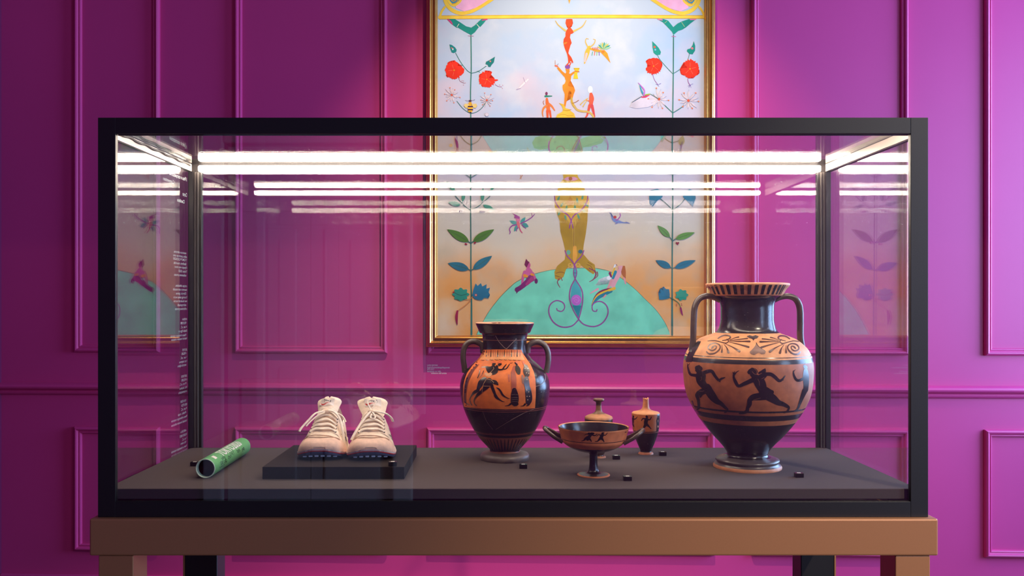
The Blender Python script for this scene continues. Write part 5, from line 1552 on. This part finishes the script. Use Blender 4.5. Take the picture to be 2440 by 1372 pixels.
pr.pg(O1, [(272, 775), (318, 775), (320, 810), (310, 825), (340, 840), (335, 880), (330, 910), (308, 930), (302, 960), (320, 978), (370, 985), (380, 1020), (365, 1060), (350, 1115), (330, 1115), (340, 1060), (335, 1030), (310, 1020), (300, 1080), (285, 1140), (270, 1205), (255, 1205), (258, 1140), (262, 1060), (242, 1010), (240, 960), (265, 940), (275, 910), (262, 870), (235, 840), (200, 800), (175, 765), (195, 755), (230, 795), (270, 828), (282, 815)], smooth=True)
pr.st(O1, (325, 850, 26), (355, 825, 22), (380, 808, 18)); pr.dot((128, 74, 150), 296, 752, 30, 26); pr.st(R1, (285, 735, 14), (305, 712, 12)); pr.st(R1, (318, 740, 12), (335, 705, 10)); pr.st((224, 110, 80), (160, 740, 22), (185, 750, 14)); pr.st((180, 130, 110), (156, 720, 8), (156, 680, 5)); pr.st((120, 110, 130), (178, 735, 5), (192, 718, 4))
pr.pg((226, 188, 40), [(365, 765), (432, 765), (420, 800), (404, 830), (415, 888), (360, 888), (372, 830), (380, 800)]); pr.st((150, 100, 20), (368, 775, 4), (428, 775, 4)); pr.st((196, 110, 40), (385, 805, 14), (425, 808, 10))
pr.pg((226, 182, 60), [(160, 1335), (180, 1290), (235, 1260), (245, 1235), (230, 1195), (198, 1160), (250, 1175), (275, 1220), (320, 1232), (330, 1250), (370, 1280), (388, 1335)]); pr.st((176, 120, 30), (190, 1300, 4), (260, 1290, 4), (300, 1305, 4), (360, 1300, 4)); pr.st((176, 120, 30), (245, 1240, 5), (290, 1248, 5), (335, 1235, 5))
pr.st((200, 160, 60), (340, 1105, 20), (345, 1150, 26), (370, 1200, 26)); pr.st(YG, (370, 1190, 22), (400, 1235, 24), (460, 1255, 24), (530, 1262, 22), (580, 1300, 22), (590, 1335, 20)); pr.st((160, 100, 40), (350, 1165, 7), (390, 1150, 6), (420, 1130, 7))
pr.build('painted_figure', M['paint'], canvas); pr = P(CC)
# helmeted sprite on the left, flute player on the right
pr.st((232, 110, 50), (62, 1115, 26), (65, 1150, 36), (75, 1200, 44), (80, 1240, 40)); pr.st((226, 90, 50), (68, 1250, 30), (70, 1335, 22)); pr.st((226, 90, 50), (95, 1250, 26), (108, 1335, 18)); pr.st((222, 130, 60), (60, 1190, 22), (25, 1220, 22), (12, 1270, 16), (20, 1315, 10)); pr.st((222, 120, 60), (85, 1170, 24), (120, 1200, 22), (150, 1245, 12)); pr.st((40, 130, 100), (45, 1085, 22), (118, 1083, 10)); pr.dot((120, 50, 90), 58, 1055, 14, 20); pr.st((170, 90, 40), (30, 1180, 6), (20, 1150, 6), (30, 1135, 5))
pr.build('painted_figure', M['paint'], canvas); pr = P(CC); pr.dot((250, 250, 248), 552, 1010, 26, 40); pr.st((222, 90, 62), (560, 1060, 34), (565, 1100, 54), (562, 1150, 46), (558, 1185, 40)); pr.st((216, 80, 62), (545, 1190, 34), (530, 1250, 26), (512, 1310, 18), (495, 1325, 10)); pr.st((206, 70, 70), (570, 1190, 34), (585, 1250, 28), (600, 1315, 16)); pr.st((222, 90, 62), (580, 1090, 18), (585, 1130, 16), (540, 1140, 12), (505, 1125, 10)); pr.st((214, 178, 90), (520, 1110, 10), (480, 1140, 9), (440, 1180, 12)); pr.st((214, 178, 90), (520, 1130, 9), (495, 1160, 9), (470, 1202, 12))
pr.build('painted_figure', M['paint'], canvas); pr = P(A1)     # flying insect
pr.st(YG, (1250, 350, 10), (1232, 310, 8), (1240, 285, 6), (1255, 290, 4)); pr.st(YG, (1265, 350, 10), (1295, 325, 8), (1305, 295, 6), (1290, 290, 4)); pr.st((226, 170, 60), (1260, 350, 22), (1245, 390, 34), (1235, 430, 24), (1225, 470, 8)); pr.st((236, 180, 170), (1240, 400, 18), (1228, 455, 14)); pr.st((220, 150, 50), (1265, 360, 12), (1310, 375, 18), (1350, 380, 20)); pr.pg((240, 150, 40), [(1345, 375), (1372, 370), (1395, 395), (1418, 468), (1380, 425), (1350, 395)]); pr.dot((240, 120, 40), 1362, 385, 12)
for i in range(9):
    a = radians(-160 + 18 * i)
    pr.leaf(((190, 180, 80), (60, 150, 130), (150, 190, 150))[i % 3], 1370, 365, 1370 + 55 * cos(a), 365 + 55 * sin(a), 16)
for i in range(4): pr.st((210, 80, 60), (1290 + 12 * i, 370, 5), (1284 + 12 * i, 354, 5))
for i in range(4): pr.st(((90, 160, 140), (220, 90, 60), (130, 180, 110), (120, 90, 160))[i], (1285 + 16 * i, 385, 6), (1280 + 18 * i, 410, 5))
pr.build('painted_insect', M['paint'], canvas); pr = P(A1); pr.st((230, 214, 214), (805, 590, 10), (775, 620, 14), (735, 660, 8)); pr.st((170, 150, 180), (770, 575, 3), (785, 615, 4)); pr.st((170, 150, 180), (720, 665, 5), (750, 655, 4))
pr.build('painted_figure', M['paint'], canvas); pr = P(A1); pr.st((226, 182, 130), (800, 1100, 8), (815, 1130, 8)); pr.use(A2); pr.st((206, 150, 110), (730, 52, 6), (712, 78, 5)); pr.st((206, 150, 110), (715, 52, 5), (722, 78, 4))
pr.build('painted_insect', M['paint'], canvas); pr = P(A1)
# torso of the green figure behind the top rail
pr.use(A1); GO = (178, 186, 108)
pr.pg(GO, [(835, 1060), (860, 1020), (930, 1000), (1000, 1030), (1070, 940), (1130, 960), (1200, 1030), (1260, 1010), (1340, 1005), (1385, 1020), (1350, 1065), (1260, 1090), (1215, 1095), (1200, 1170), (1165, 1260), (1060, 1260), (990, 1170), (965, 1100), (900, 1115), (850, 1100)]); pr.st((200, 130, 180), (960, 1050, 10), (960, 1110, 10), (985, 1170, 8)); pr.st((200, 130, 180), (1200, 1010, 10), (1170, 1080, 9), (1140, 1140, 10)); pr.st((206, 150, 190), (1350, 1020, 8), (1395, 1070, 8), (1390, 1140, 7)); pr.st((206, 150, 190), (1285, 1130, 8), (1300, 1112, 8), (1315, 1130, 7)); pr.dot((160, 150, 90), 1005, 1055, 8); pr.dot((160, 150, 90), 1160, 1045, 8); pr.st((150, 156, 90), (860, 1100, 4), (960, 1085, 4)); pr.st((150, 156, 90), (1215, 1090, 4), (1340, 1050, 4)); pr.st((216, 170, 150), (1015, 1140, 8), (1035, 1120, 8), (1060, 1130, 8))
pr.pg((238, 200, 190), [(150, 1010), (430, 1010), (500, 1150), (520, 1300), (150, 1300)]) if False else None
pr.build('painted_figure', M['paint'], canvas)
# printed caption on the wall under the painting
mb = MB()
def cap(body, x, y, w):
    a, z = wallpx(x, y, .0004)
    b2, _ = wallpx(x + w, y, .0004)
    add_text(mb, body, .0108, lambda X, Z: (a + X, -.0006, z + Z - .004), width=b2 - a)
for body, x, y, w in (('LUIGI ONTANI', 1017.5, 870, 25), ('AngelicoOrnamentoBolognaMappamondo', 1017.5, 875, 54), ('2015-2017', 1017.5, 879.5, 17), ('tempera su tela', 1017.5, 884, 33), ('collezione dell artista', 1027, 888.5, 37)):
    cap(body, x, y, w)
o = mb.build('wall_caption', M['vinyl'])
o.location = WO; o.rotation_euler = (0, 0, -WTH)
tag(o, 'tiny white lettering on the wall below the painting, left', 'caption')
